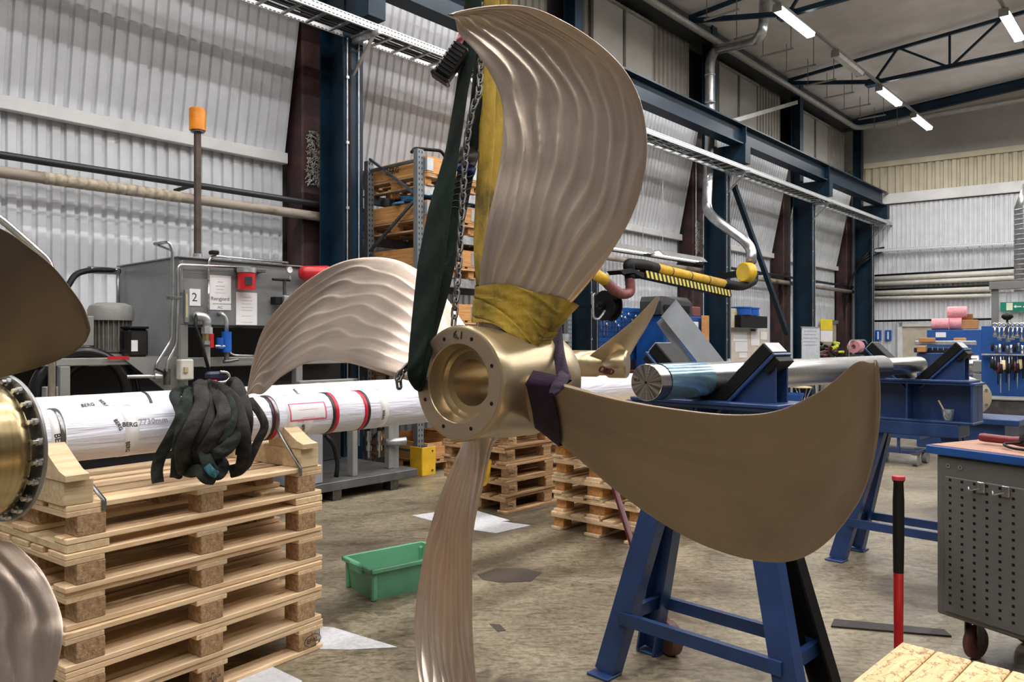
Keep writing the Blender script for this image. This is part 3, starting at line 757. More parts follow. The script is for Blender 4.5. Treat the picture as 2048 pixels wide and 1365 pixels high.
for (x, y) in ((1206, 738), (1214, 741), (1221, 742)):
    mb = MB(); mb.tube(smoothpath([P(x - 7, y + 4, 4.74), P(x - 2, y - 5, 4.73), P(x + 6, y, 4.73), P(x + 2, y + 6, 4.74)], 5, True), .007, 6, closed=True); mb.build('tie_cord', M('dark_red_cord', (.10, .015, .012), .6), prop3, True, world=True)
# ------------------------------------------------------------------ slings on the big propeller
GREENW = M('dark_green_webbing', (.009, .019, .014), .75, 0, .5, 5, .5, 60, stretch=(1, 1, .25), col2=(.005, .006, .006), spec=.15)
YELW = M('soiled_yellow_webbing', (.46, .31, .035), .75, 0, 0, 9, .6, 40, stretch=(1, 1, .5), col2=(.13, .10, .02), lo=.36, hi=.56)
PURP = M('purple_webbing', (.034, .017, .040), .7, 0, .4, 14, .3, 120, col2=(.018, .010, .021), spec=.2)
def rib(pts, w, t=.008, n=8, seg=7):
    """flat sling strand through points (x, y, distance); w in metres (or list)"""
    p = [P(*q) if not isinstance(q, Vector) else q for q in pts]
    ww = w if isinstance(w, (list, tuple)) else [w] * len(p)
    sp = smoothpath(p, n); m = len(sp) - 1; mb = MB(); rings = []
    for i, c in enumerate(sp):
        tg = (sp[min(i + 1, m)] - sp[max(i - 1, 0)]).normalized(); view = (c - Vector((0, 0, CH))).normalized()
        x = tg.cross(view).normalized(); nrm = x.cross(tg).normalized()
        f = i / m * (len(ww) - 1); k = min(int(f), len(ww) - 2); wd = ww[k] * (1 - f + k) + ww[k + 1] * (f - k)
        rings.append([c + x * (wd / 2) * math.cos(a) + nrm * t * math.sin(a) * (1 + .5 * math.sin(3 * a + i * .7)) for a in [2 * math.pi * j / 14 for j in range(14)]])
    mb.grid(rings, True); n0 = len(rings[0]); mb.f.append(tuple(range(n0))); mb.mi.append(0); mb.f.append(tuple((len(rings) - 1) * n0 + k for k in range(n0))[::-1]); mb.mi.append(0)
    return mb
def band(r1, r2, rot, off, wob=.0, rows=10, seed=0, s0=0.0):
    """webbing wrapped tightly round a blade root between two spans (negative values reach towards the hub)"""
    rnd = random.Random(seed); rings = []
    for i in range(rows + 1):
        t = r1 + (r2 - r1) * i / rows; ring = []
        for side in (1, -1):
            for j in range(25):
                c = j / 24 if side > 0 else 1 - j / 24
                tt = t + s0 * (c - .5) + wob * math.sin(9 * c + i)
                p0, ch = bpoint(tt, c, rot); p1, _ = bpoint(tt, min(1, c + .02), rot); p2, _ = bpoint(tt + .02, c, rot)
                nv = (p2 - p0).cross(p1 - p0) if c < .97 else Vector((0, 1, 0))
                if nv.y > 0: nv = -nv
                nv.normalize(); h = thick(tt, min(.97, max(.03, c))) + off + min(.003, wob + .0006) * math.sin(i * 2.1 + c * 14 + seed) * (1 if 0 < i < rows else 0)
                dirc = (p1 - p0).normalized() if c < .97 else (p0 - bpoint(tt, .95, rot)[0]).normalized()
                ring.append(p0 + nv * h * side + dirc * ((c - .5) * 2) ** 5 * off)
        rings.append(ring)
    mb = MB(); mb.grid(rings, True)
    inner = [[q * 1.0 for q in r] for r in (rings[0], rings[-1])]
    return mb
ysl = thing('lifting_sling', 'soiled yellow lifting sling wrapped round the root of the upright blade', 'sling', PC + UP * .22, 0, None, PR)
def local_to(mb, src_origin):                            # blade coordinates are relative to the hub centre
    mb.v = [PC + PR @ v for v in mb.v]; return mb
local_to(band(-.005, .075, TH, .012, .004, 12, 3, .02), PC).build('wrap', YELW, ysl, True, world=True)
local_to(band(-.035, .03, TH, .016, .006, 10, 5, -.03), PC).build('wrap', YELW, ysl, True, world=True)
rib([(992, -400, 2.74), (988, -200, 2.73), (985, -60, 2.72), (978, 60, 2.72), (975, 160, 2.72), (972, 300, 2.70), (965, 400, 2.68), (962, 500, 2.65), (972, 600, 2.6)], [.05, .06, .065, .06, .06, .055, .05, .05, .06], .010).build('strand', YELW, ysl, True, world=True)
rib([(996, -400, 2.78), (1005, -200, 2.83), (1010, -60, 2.85), (1006, 100, 2.85), (1000, 230, 2.84), (985, 360, 2.8), (975, 450, 2.76), (975, 540, 2.7), (985, 610, 2.65)], [.05, .05, .05, .05, .05, .055, .06, .05, .05], .010).build('strand', YELW, ysl, True, world=True)
psl = thing('lifting_sling', 'purple webbing sling choked round the root of the right blade', 'sling', PC + RT * .25, 0, None, PR)
local_to(band(-.015, .05, TH + math.pi / 2, .010, .0, 8, 8, .0), PC).build('wrap', PURP, psl, True, world=True)
rib([(1104, 790, 2.20), (1112, 776, 2.22), (1122, 762, 2.26), (1130, 748, 2.33)], [.02, .034, .04, .04], .006).build('choke', PURP, psl, True, world=True)
rib([(1100, 590, 2.62), (1112, 640, 2.6), (1116, 690, 2.52), (1122, 730, 2.42), (1130, 765, 2.36)], [.035, .035, .036, .038, .045], .007).build('strand', PURP, psl, True, world=True)
gsl = thing('lifting_sling', 'dark green lifting sling in two long legs left of the upright blade', 'sling', P(835, 765, 2.75))
rib([(986, -400, 2.70), (966, -220, 2.67), (950, -70, 2.66), (945, 20, 2.66), (938, 100, 2.66), (924, 180, 2.64), (905, 300, 2.58), (880, 420, 2.52), (862, 530, 2.46), (846, 640, 2.40), (833, 720, 2.36), (830, 752, 2.36), (840, 772, 2.40)], [.05, .06, .06, .06, .055, .042, .045, .075, .085, .07, .05, .045, .04], .012).build('leg', GREENW, gsl, True, world=True)
rib([(988, -400, 2.74), (980, -220, 2.74), (972, -70, 2.74), (965, 80, 2.74), (955, 200, 2.72), (940, 300, 2.70), (924, 380, 2.66), (902, 480, 2.60), (880, 580, 2.52), (860, 660, 2.46), (842, 735, 2.38), (838, 768, 2.40)], [.05, .05, .05, .05, .05, .055, .06, .065, .06, .05, .045, .04], .012).build('leg', GREENW, gsl, True, world=True)
mb = rib([(940, 300, 2.685), (935, 318, 2.675), (933, 332, 2.67)], [.068, .07, .06], .016); mb.build('sleeve', M('leather_sleeve', (.06, .05, .045), .8, 0, .4, 20), gsl, True, world=True)
mb = rib([(934, 332, 2.668), (931, 345, 2.66)], [.066, .066], .014); mb.build('label_band', M('blue_label', (.01, .03, .13), .6), gsl, world=True)
for k in range(6):                                       # gathered stitching
    y = 352 + 13 * k; x = 930 - 2.8 * k
    MB().tube(smoothpath([P(x - 17, y + 3, 2.65 - .006 * k), P(x - 6, y - 2, 2.634 - .006 * k), P(x + 6, y + 3, 2.634 - .006 * k), P(x + 17, y - 1, 2.65 - .006 * k)], 5), .0035, 6).build('gather', BLACK, gsl, True, world=True)
rib([(838, 766, 2.40), (850, 772, 2.5), (866, 770, 2.62), (880, 760, 2.7)], .05, .012).build('under_loop', GREENW, gsl, True, world=True)
bag = thing('chain_bag', 'black ribbed chain hoist handle with a red strap beside the green sling', 'hoist handle', P(888, 165, 2.64))
a, b_ = P(925, 92, 2.62), P(882, 155, 2.62); d_ = (b_ - a).normalized(); sd = d_.cross(Vector((0, 1, 0))).normalized()
MB().box((a + b_) / 2, (.062, (b_ - a).length, .05), cols(sd, d_, sd.cross(d_)), .008).build('grip', GLOSSB, bag, world=True)
for k in range(8):
    c = a + (b_ - a) * ((k + .7) / 8.6); MB().box(c + Vector((0, -.026, 0)), (.054, .005, .006), cols(sd, d_, sd.cross(d_)), .001).build('rib', BLACK, bag, world=True)
MB().box(b_ + d_ * .004, (.072, .014, .056), cols(sd, d_, sd.cross(d_)), .004).build('end_lip', GLOSSB, bag, world=True)
rib([(912, 92, 2.62), (921, 78, 2.63), (927, 55, 2.66)], [.03, .026, .02], .006).build('strap', M('dark_red_strap', (.18, .01, .035), .5), bag, world=True)
def chain(name, label, pts, wr=.0035, ln=.034):
    t = thing(name, label, 'chain', pts[-1]); sp = smoothpath(pts, 40); dist = 0; nxt = 0; k = 0
    for i in range(1, len(sp)):
        dist += (sp[i] - sp[i - 1]).length
        if dist >= nxt:
            tg = (sp[min(i + 1, len(sp) - 1)] - sp[i - 1]).normalized(); x, y, _ = basis(tg, Vector((0, 1, 0)))
            if k % 2: x, y = y, x
            if k % 2: x = (x * .8 + y * .6).normalized()
            h, w = ln / 2 - .008, .0085; ring = []
            for q in range(12):
                an = 2 * math.pi * q / 12; ring.append(sp[i] + x * math.cos(an) * w + tg * (math.sin(an) * w + (h if math.sin(an) > 0.01 else -h)))
            MB().tube(ring, wr, 6, closed=True).build('link', DSTEEL, t, True, world=True)
            nxt += ln * .72; k += 1
    return t
chain('steel_chain', 'dark steel chain hanging down to the top of the propeller hub', [P(985, -390, 2.72), P(972, -100, 2.72), P(962, 120, 2.70), P(957, 185, 2.66), P(945, 220, 2.64), P(933, 290, 2.62), P(925, 400, 2.58), P(918, 520, 2.52), P(908, 640, 2.46), P(905, 655, 2.45)], .0042, .040)
chain('steel_chain', 'short chain with shackle at the foot of the green sling', [P(818, 732, 2.38), P(806, 742, 2.37), P(798, 756, 2.36), P(798, 770, 2.36)], .0045, .032)
# ------------------------------------------------------------------ pallets
def make_pallet(board, block, name='euro_pallet', marks=0):
    p = thing(name, 'x', 'pallet')
    xs = (.0725, .6, 1.1275); bl = None
    ys3 = ((.05, .1), (.4, .145), (.75, .1)); ys5 = ((.0725, .145), (.2445, .1), (.4, .145), (.5555, .1), (.7275, .145))
    fb = {}
    def part(nm, c, size, mat, bev=.003):
        k = (nm, tuple(size))
        if k in fb: return copy_tree(fb[k], p, Vector(c))
        fb[k] = MB().box(c, size, None, bev).build(nm, mat, p); return fb[k]
    for y, w in ys3: part('bottom_board', (.6, y, .011), (1.2, w, .022), board)
    for x in xs:
        for y, w in ys3: part('block', (x + (.6 - x) * .04, y, .061), (.108, w, .078), block)
        o = MB().box((.4, 0, 0), (.8, .145, .022), None, .003).build('cross_board', board, p) if ('cb',) not in fb else copy_tree(fb[('cb',)], p)
        fb.setdefault(('cb',), o); o.location = (x, .4, .111); o.rotation_euler = (0, 0, math.pi / 2)
    for y, w in ys5: part('top_board', (.6, y, .133), (1.2, w, .022), board)
    return p
def epal(parent, loc, R, s=1.0, world=False, ring=True):
    loc = Vector(loc)
    text('burnt_stamp', 'EPAL', .034 * s, INK, parent, loc, R, world)
    if ring:
        pts = [loc + R @ Vector((math.cos(a) * .052 * s, math.sin(a) * .030 * s, 0)) for a in [2 * math.pi * k / 24 for k in range(24)]]
        MB().tube(pts, .0016 * s, 4, closed=True).build('burnt_ring', INK, parent, world=world)
ANG = math.atan2(.804, .592); E1 = Vector((.592, .804, 0)).normalized(); E2 = Vector((-.804, .592, 0)).normalized()
proto = make_pallet(PINE, CHIP)
P0 = Vector((-1.65, 2.845, 0)); ordn = ['bottom', 'second from the bottom', 'third from the bottom', 'fourth from the bottom', 'fifth from the bottom', 'top']
zz = 0
FRONT = []
for i in range(6):
    o = proto if i == 0 else copy_tree(proto)
    if i == 5: zz += .032
    j = Vector((random.uniform(-.012, .012), random.uniform(-.012, .012), 0))
    o.location = P0 + E1 * j.x + E2 * j.y + Z * zz; o.rotation_euler = (0, 0, ANG + random.uniform(-.008, .008))
    o['label'] = 'light pine euro pallet, %s of the tall stack under the wrapped shafts' % ordn[i]; o['group'] = 'pallets under the wrapped shafts'
    FRONT.append(o); zz += .146
ZT = zz - .002                                            # top of the stack
for k, x in enumerate((.0, 1.04)):
    MB().box(P0 + E1 * (x + .08) + E2 * .4 + Z * (5 * .146 + .015), (.16, .8, .030), ANG, .003).build('timber_batten', PINEW, None, label='timber batten under the %s end of the top pallet' % ('near', 'far')[k], cat='timber')
Rf = cols(E1, Z, -E2)                                    # lettering on the long face: right, up, out towards the camera
bp_ = FRONT[0]
def onface(i, x, z): return P0 + E1 * x - E2 * .0145 + Z * z
epal(FRONT[0], onface(0, 1.127, .062) , Rf, .95, True)
for k, (t_, dz) in enumerate((('PL -', .022), ('04 1028', .006), ('HT', -.010), ('285 -2-', -.027))): text('burnt_stamp', t_, .019, INK, FRONT[0], onface(0, .598, .062 + dz), Rf, True)
for i in range(6):
    for x in (.0725, 1.1275):
        for dx in (-.022, .02):
            c = P0 + E1 * (x + dx) - E2 * .014 + Z * (FRONT[i].location.z + .045 + .004 * dx * 50); MB().lathe([(-.002, .0), (-.002, .0045), (.001, .003), (.001, 0)], c, -E2, 8).build('nail_head', STEEL, FRONT[i], world=True)
# ------------------------------------------------------------------ wrapped shafts on their cradles
SD = Vector((.64, .77, 0)).normalized(); SN = Vector((-SD.y, SD.x, 0))
WRAP, nt, b = nodes('white_wrapping_paper')
tc = nn(nt, 'ShaderNodeTexCoord'); mp = nn(nt, 'ShaderNodeMapping'); mp.inputs['Scale'].default_value = (1.2, 14, 14); nt.links.new(tc.outputs['Object'], mp.inputs[0])
n1 = nn(nt, 'ShaderNodeTexNoise', Scale=1.6, Detail=5.0, Distortion=1.2); nt.links.new(mp.outputs[0], n1.inputs[0])
n2 = nn(nt, 'ShaderNodeTexNoise', Scale=24.0, Detail=3.0); nt.links.new(tc.outputs['Object'], n2.inputs[0])
b1 = nn(nt, 'ShaderNodeBump', Strength=.6, Distance=.02); nt.links.new(n1.outputs[0], b1.inputs['Height'])
b2 = nn(nt, 'ShaderNodeBump', Strength=.15, Distance=.01); nt.links.new(n2.outputs[0], b2.inputs['Height']); nt.links.new(b1.outputs[0], b2.inputs['Normal']); nt.links.new(b2.outputs[0], b.inputs['Normal'])
b.inputs['Base Color'].default_value = (.76, .77, .87, 1); b.inputs['Roughness'].default_value = .32
TAPE = M('clear_tape', (.86, .86, .86), .18, 0, .03, 9); SLATE = M('dark_strap', (.05, .05, .052), .35, .6); REDT = M('red_tape', (.62, .015, .05), .35)
def wshaft(label, start, L, r, seed):
    rnd = random.Random(seed); g = thing('wrapped_shaft', label, 'shaft', start, 0, None, cols(SD, SN, Z))
    rows = []
    n = 40
    for i in range(61):
        x = L * i / 60; rows.append([Vector((x, math.cos(a) * rr, math.sin(a) * rr)) for a, rr in [(2 * math.pi * k / n, r * (1 + .012 * math.sin(k * 2.7 + .35 * i + seed) + rnd.uniform(-.004, .004))) for k in range(n)]])
    mb = MB(); mb.grid(rows, True); mb.f.append(tuple(range(n))); mb.mi.append(0); mb.f.append(tuple(60 * n + k for k in range(n))[::-1]); mb.mi.append(0)
    mb.build('wrapping', WRAP, g, True, ang=60); return g
def hoop(g, x, r, w, mat, name='strap', a0=0, a1=360):
    rows = []; n = 40
    for xx, rr in ((x - w / 2, r - .004), (x - w / 2, r), (x + w / 2, r), (x + w / 2, r - .004)): rows.append([Vector((xx, math.cos(math.radians(a0 + (a1 - a0) * k / n)) * rr, math.sin(math.radians(a0 + (a1 - a0) * k / n)) * rr)) for k in range(n + 1)])
    mb = MB(); mb.grid(rows); mb.build(name, mat, g, True)
S1 = Vector((-1.876, 3.02, 1.138)) - SD * .12; R1 = .108
sh1 = wshaft('white paper wrapped shaft at the front on the pallet stack', S1, 4.75, R1, 1)
S2 = Vector((-2.165, 3.27, 1.165)) - SD * .3
sh2 = wshaft('white paper wrapped shaft behind the front wrapped one', S2, 4.6, R1, 2)
SPX = lambda px, st: ((px - CX) / F * st.y - st.x) / (SD.x - (px - CX) / F * SD.y)   # metres along a shaft at a pixel column
def curved_text(g, body, x, ang, r, size, mat=INK, spin=0.0):
    a = math.radians(ang); out = Vector((0, math.cos(a), math.sin(a))); tang = Vector((0, -math.sin(a), math.cos(a)))
    R = cols(Vector((1, 0, 0)), tang, out) @ Matrix.Rotation(spin, 3, 'Z')
    # lettering bent round the shaft
    cu = bpy.data.curves.new('t', 'FONT'); cu.body = body; cu.size = size; cu.align_x = 'CENTER'; cu.align_y = 'CENTER'; cu.extrude = .0005; cu.resolution_u = 2; cu.offset = size * .012
    to = bpy.data.objects.new('t', cu); COL.objects.link(to); bpy.context.view_layer.update()
    me = bpy.data.meshes.new_from_object(to.evaluated_get(bpy.context.evaluated_depsgraph_get())); bpy.data.objects.remove(to)
    mb = MB(); vs = []
    for v in me.vertices:
        q = Matrix.Rotation(spin, 3, 'Z') @ Vector((v.co.x, v.co.y, 0)); aa = a - q.y / r
        vs.append(Vector((x + q.x, math.cos(aa) * (r + v.co.z), math.sin(aa) * (r + v.co.z))))
    mb.add(vs, [tuple(p_.vertices) for p_ in me.polygons]); bpy.data.meshes.remove(me)
    mb.build('printed_mark', mat, g)
FA = 180 + 22                                            # angle on the shaft that faces the camera
for st, g, px, an, sz, sp in ((S1, sh1, 95, 188, .032, -1.45), (S1, sh1, 80, 215, .026, -1.3), (S1, sh1, 215, 160, .022, -1.2), (S1, sh1, 238, 162, .026, -.1), (S1, sh1, 236, 214, .024, -1.35), (S1, sh1, 345, 180, .026, -1.4), (S1, sh1, 585, 212, .020, -1.2), (S1, sh1, 742, 195, .024, -1.5), (S2, sh2, 160, 142, .024, .1), (S2, sh2, 192, 140, .022, -1.1), (S2, sh2, 575, 140, .02, -1.2)):
    curved_text(g, 'BERG', SPX(px, st), an, R1 * 1.018, sz, INK, sp)
curved_text(sh1, '7730mm', SPX(285, S1), 158, R1 * 1.016, .035, M('pencil_grey', (.38, .38, .42), .7), 0)
for px in (98, 242, 560, 592, 745): hoop(sh1, SPX(px, S1), R1 * 1.0135, .055, TAPE, 'clear_tape')
for px in (160, 545, 640, 705): hoop(sh2, SPX(px, S2), R1 * 1.0135, .045, TAPE, 'clear_tape')
for px, dx in ((530, .0), (650, .0), (708, .0)):
    hoop(sh1, SPX(px, S1), R1 * 1.021, .022, REDT, 'red_tape'); hoop(sh1, SPX(px, S1) + (.02 if px == 708 else -.02), R1 * 1.024, .017, SLATE, 'dark_tape')
hoop(sh2, SPX(285, S2), R1 * 1.022, .013, SLATE, 'steel_strap')
x0, x1 = SPX(555, S1), SPX(628, S1)                      # red-framed warning sheet
mb = MB(); rows = [[Vector((x, math.cos(math.radians(a)) * R1 * 1.02, math.sin(math.radians(a)) * R1 * 1.02)) for x in (x0, x1)] for a in range(142, 190, 4)]; mb.grid(rows); mb.build('warning_sheet', PAPER, sh1)
fr = M('pink_red_print', (.75, .08, .18), .6)
for a0_, a1_, xa, xb in ((141, 144, x0, x1), (186, 189, x0, x1), (141, 189, x0, x0 + .008), (141, 189, x1 - .008, x1), (184.5, 185.5, x0 + .01, x1 - .02), (160, 161, x0 + .05, x1 - .05)):
    mb = MB(); mb.grid([[Vector((x, math.cos(math.radians(a0_ + (a1_ - a0_) * k / 12)) * R1 * 1.0225, math.sin(math.radians(a0_ + (a1_ - a0_) * k / 12)) * R1 * 1.0225)) for x in (xa, xb)] for k in range(13)]); mb.build('printed_frame', fr, sh1)
curved_text(sh1, '---- ----- ------ ------', (x0 + x1) / 2, 181, R1 * 1.023, .010, fr)
def cradle(t, label):
    """timber cross beam with two wedge chocks under the shafts; t along the stack"""
    c = P0 + E1 * t + Z * ZT; g = thing('shaft_cradle', label, 'cradle', c, ANG)
    MB().box((0, .40, .0475), (.11, .80, .095), None, .004).build('beam', PINEW, g)
    for y0, sg in ((-.03, 1), (.55, -1)):
        prof = [(0, 0), (.27, 0), (.27, .075), (.235, .115), (.20, .125), (.12, .075), (.05, .035), (.0, .022)]
        pts = [Vector((-.06, y0 + (q[0] if sg > 0 else .27 - q[0]), .095 + q[1])) for q in prof]
        MB().prism(pts, (.085, 0, 0)).build('chock', PINEW, g)
    return g
cradle(.045, 'pale timber cradle with wedge chocks at the near end of the top pallet')
cradle(1.12, 'pale timber cradle with wedge chocks at the far end of the top pallet')
STR = M('steel_band', (.30, .30, .31), .28, .9, .3, 6)
for k, (px, a_, b2_) in enumerate(((105, (108, 822), (188, 1008)), (530, (535, 812), (603, 944)))):
    t0 = SPX(px, S1); g = thing('steel_band', 'grey steel band over the front shaft at the %s cradle' % ('near', 'far')[k], 'strap', P0 + E1 * (.2, 1.1)[k] + Z * ZT)
    c = S1 + SD * t0; pts = []
    for an in range(60, 205, 12): pts.append(c + SN * math.cos(math.radians(an)) * R1 * 1.035 + Z * math.sin(math.radians(an)) * R1 * 1.035)
    end = P0 + E1 * (.135 if k == 0 else 1.06) - E2 * .004 + Z * (ZT + .004)
    pts += [pts[-1] * (1 - f) + end * f for f in (.25, .5, .75, 1)]; pts.append(end + Z * -.04 - E2 * .001)
    rows = []
    for i, q in enumerate(pts): rows.append([q - SD * .0095, q + SD * .0095])
    mb = MB(); mb.grid(rows); o = mb.build('band', STR, g, True, world=True); md = o.modifiers.new('solid', 'SOLIDIFY'); md.thickness = .0016
# pile of round slings thrown over the front shaft
SLG = M('worn_black_sling', (.058, .052, .048), .8, 0, 0, 7, .5, 50, col2=(.012, .012, .012), spec=.2); SLG2 = M('worn_green_sling', (.034, .042, .038), .8, 0, 0, 7, .5, 50, col2=(.010, .013, .012), spec=.2)
def loops(label, mat, strands, loc):
    g = thing('round_sling', label, 'sling', loc, group='slings over the wrapped shaft')
    for s_ in strands: rib([(x, y, d) for x, y, d in s_[0]], s_[1] * 1.12, .010, 7).build('strand', mat, g, True, world=True)
    return g
loops('greyish green round sling, left loops hanging to the pallet edge', SLG2, [
    ([(372, 776, 3.42), (350, 790, 3.34), (358, 812, 3.24), (362, 834, 3.18), (343, 873, 3.18), (322, 911, 3.20), (314, 940, 3.20), (316, 966, 3.20)], .042),
    ([(380, 780, 3.42), (375, 800, 3.26), (373, 825, 3.20), (362, 866, 3.17), (356, 902, 3.18), (354, 940, 3.22), (352, 955, 3.24)], .045)], P(334, 966, 3.22))
loops('black round sling with stitched seam in the middle of the sling pile', SLG, [
    ([(400, 764, 3.45), (402, 782, 3.32), (403, 810, 3.22), (384, 853, 3.15), (367, 893, 3.14), (366, 925, 3.17), (372, 944, 3.22)], .055),
    ([(423, 775, 3.42), (440, 800, 3.26), (448, 826, 3.18), (440, 849, 3.16), (425, 877, 3.14), (410, 902, 3.15), (396, 918, 3.2)], .05),
    ([(402, 776, 3.44), (412, 800, 3.28), (416, 840, 3.2), (406, 880, 3.18), (396, 905, 3.2), (392, 935, 3.24)], .05),
    ([(390, 790, 3.34), (394, 830, 3.24), (386, 880, 3.2), (384, 920, 3.22), (390, 945, 3.26)], .05),
    ([(430, 790, 3.34), (430, 840, 3.24), (420, 890, 3.2), (414, 925, 3.25)], .06)], P(390, 950, 3.26))
loops('dark round sling, right loops of the pile reaching past the wedge', SLG, [
    ([(413, 770, 3.46), (442, 780, 3.34), (469, 803, 3.26), (480, 835, 3.22), (488, 870, 3.20), (488, 911, 3.22), (481, 936, 3.27), (461, 944, 3.3)], .05),
    ([(459, 780, 3.50), (468, 766, 3.44), (480, 786, 3.34), (490, 816, 3.28), (493, 847, 3.26), (487, 883, 3.26), (484, 910, 3.28)], .05),
    ([(499, 800, 3.42), (520, 828, 3.38), (529, 854, 3.36), (516, 883, 3.34), (503, 911, 3.32), (490, 934, 3.30), (468, 938, 3.30)], .032)], P(480, 945, 3.32))
loops('green sling with a blue label at the bottom front of the pile', SLG2, [
    ([(442, 790, 3.32), (459, 807, 3.24), (463, 831, 3.2), (457, 858, 3.17), (442, 885, 3.16), (428, 900, 3.17)], .045),
    ([(474, 850, 3.22), (468, 876, 3.17), (452, 898, 3.15), (430, 907, 3.15), (410, 912, 3.18)], .05),
    ([(408, 902, 3.16), (414, 922, 3.13), (424, 942, 3.14), (437, 949, 3.18), (446, 932, 3.22), (434, 916, 3.26)], .045),
    ([(362, 938, 3.24), (382, 944, 3.2), (398, 942, 3.15), (412, 956, 3.14), (428, 958, 3.17)], .045)], P(425, 955, 3.2))
lab = bpy.data.objects['round_sling.003']
rib([(413, 932, 3.105), (424, 945, 3.105), (434, 950, 3.13)], [.03, .032, .03], .004).build('blue_label', M('teal_label', (.02, .12, .17), .6), lab, world=True)

# crane hook that the slings hang from, just above the picture
hk = thing('crane_hook', 'red crane hook block above the picture that carries the slings', 'hook', P(992, -380, 2.74))
c = P(992, -380, 2.74)
MB().tube(smoothpath([c + Vector((.0, 0, .30)), c + Vector((0, 0, .16)), c + Vector((.07, 0, .08)), c + Vector((.075, 0, .0)), c + Vector((.0, 0, -.05)), c + Vector((-.075, 0, .0)), c + Vector((-.08, 0, .07))], 7), [.026] * 43, 12).build('hook', RED, hk, True, world=True)
MB().box(c + Vector((0, 0, .42)), (.22, .16, .28), None, .03).build('block', RED, hk, world=True)
for x in (-.06, .06): MB().tube([c + Vector((x, 0, .5)), Vector((c.x + x, c.y, 8.2))], .008, 8).build('wire_rope', DSTEEL, hk, True, world=True)
# ------------------------------------------------------------------ pallet rack behind the propeller
RB = M('rack_blue_grey_steel', (.14, .16, .18), .45, .6, .25, 10)
def perf_post(g, x, y, z1, mat):
    mb = MB()
    for dx in (-.045, .045): mb.box((x + dx, y, z1 / 2), (.004, .07, z1))
    mb.box((x, y - .035, z1 / 2), (.09, .004, z1)); o = mb.build('upright', mat, g)
    return o
PERF, nt, b = nodes('perforated_rack_steel')
tc = nn(nt, 'ShaderNodeTexCoord'); sp = nn(nt, 'ShaderNodeSeparateXYZ'); nt.links.new(tc.outputs['Object'], sp.inputs[0])
fz = mth('LESS_THAN', mth('FRACT', mth('MULTIPLY', sp.outputs[2], 16.0)), .45)
f2 = mth('LESS_THAN', mth('ABSOLUTE', mth('SUBTRACT', mth('ABSOLUTE', sp.outputs[0]), .022)), .007)
mx = nn(nt, 'ShaderNodeMixRGB'); mx.inputs[1].default_value = (.22, .24, .26, 1); mx.inputs[2].default_value = (.015, .015, .015, 1); nt.links.new(mth('MULTIPLY', fz, f2), mx.inputs[0]); nt.links.new(mx.outputs[0], b.inputs['Base Color'])
b.inputs['Metallic'].default_value = .5; b.inputs['Roughness'].default_value = .45
sR = SO(841, 6.65); rack = thing('pallet_rack', 'grey steel pallet rack with boxed pallets beside the near blue column', 'rack', W(sR, 6.65), WROT)
RL = 2.8
for x in (0, RL):
    for y in (.035, .95): perf_post(rack, x, y, 3.72, PERF)
    for k in range(6):
        z0 = .3 + .58 * k
        MB().beam((x, .06, z0 if k % 2 else z0 + .55), (x, .93, z0 + .55 if k % 2 else z0), .03, .03).build('brace', RB, rack)
    for z in (.25, 3.6): MB().beam((x, .06, z), (x, .93, z), .03, .03).build('brace', RB, rack)
LV = [3.31, 2.80, 2.27, 1.62, .98]
for z in LV:
    for y in (.0, .96): MB().box((RL / 2, y, z - .055), (RL - .09, .05, .11), None, .004).build('beam', GALV if y == 0 else RB, rack)
g = thing('post_guard', 'yellow steel corner guard at the foot of the rack upright', 'guard', W(sR, 6.58), WROT)
MB().box((0, -.07, .16), (.2, .012, .32), None, .003).build('plate', YEL, g); MB().box((-.10, .03, .16), (.012, .2, .32), None, .003).build('plate', YEL, g)
for z in (.05, .27): MB().cyl((.05, -.078, z), (.05, -.083, z), .012, 10).build('bolt', DSTEEL, g)
hinge_m = M('collar_hinge_zinc', (.48, .50, .52), .35, .8)
def make_collar():
    """one wooden pallet collar on its pallet: four boards and four corner hinges"""
    g = thing('pallet_collar', 'x', 'crate')
    for y in (.01, 1.19): MB().box((.4, y, .1), (.8, .02, .195), None, .003).build('board', PLY, g)
    for x in (.01, .79):
        o = MB().box((0, 0, 0), (1.16, .02, .195), None, .003).build('board', PLY, g); o.location = (x, .6, .1); o.rotation_euler = (0, 0, math.pi / 2)
    for x in (.0, .8):
        for y in (.0, 1.2):
            mb = MB(); mb.box((x, y + (.04 if y < .5 else -.04), .1), (.012, .1, .15), None, .002); mb.box((x + (.04 if x < .4 else -.04), y, .1), (.1, .012, .15), None, .002); mb.build('hinge', hinge_m, g)
    return g
col0 = make_collar(); pal0 = make_pallet(PINE2, PLY, 'euro_pallet'); first = True
lvn = ['top', 'second', 'third', 'fourth', 'fifth', 'lowest']; posn = ['left', 'middle', 'right']
for li, z in enumerate(LV + [0.0]):
    for k in range(3):
        if k == 2 and li > 2: continue
        c_ = W(sR + .06 + .93 * k, 6.60, z)
        p_ = pal0 if first else copy_tree(pal0); p_.location = c_ + U * .8; p_.rotation_euler = (0, 0, WROT + math.pi / 2)
        tag(p_, 'dark pallet at the %s on the %s level of the rack' % (posn[k], lvn[li]), None, 'pallets stored in the rack')
        c2 = col0 if first else copy_tree(col0); c2.location = c_ + Z * .145; c2.rotation_euler = (0, 0, WROT)
        tag(c2, 'brown wooden pallet collar at the %s on the %s level of the rack' % (posn[k], lvn[li]), None, 'wooden collars stored in the rack'); first = False
        if li == 0 and k == 0: BERGC = (c2, c_ + Vector((0, 0, 0)))
c2, c_ = BERGC; text('painted_name', 'BERG', .10, INK, c2, c_ + Z * .25 + N * .62 - U * .003, cols(-N, Z, -U), True, bold=.001)
BLF = M('blue_plastic_film', (.06, .30, .55), .15, 0, .35, 9, .8, 14, spec=.8)
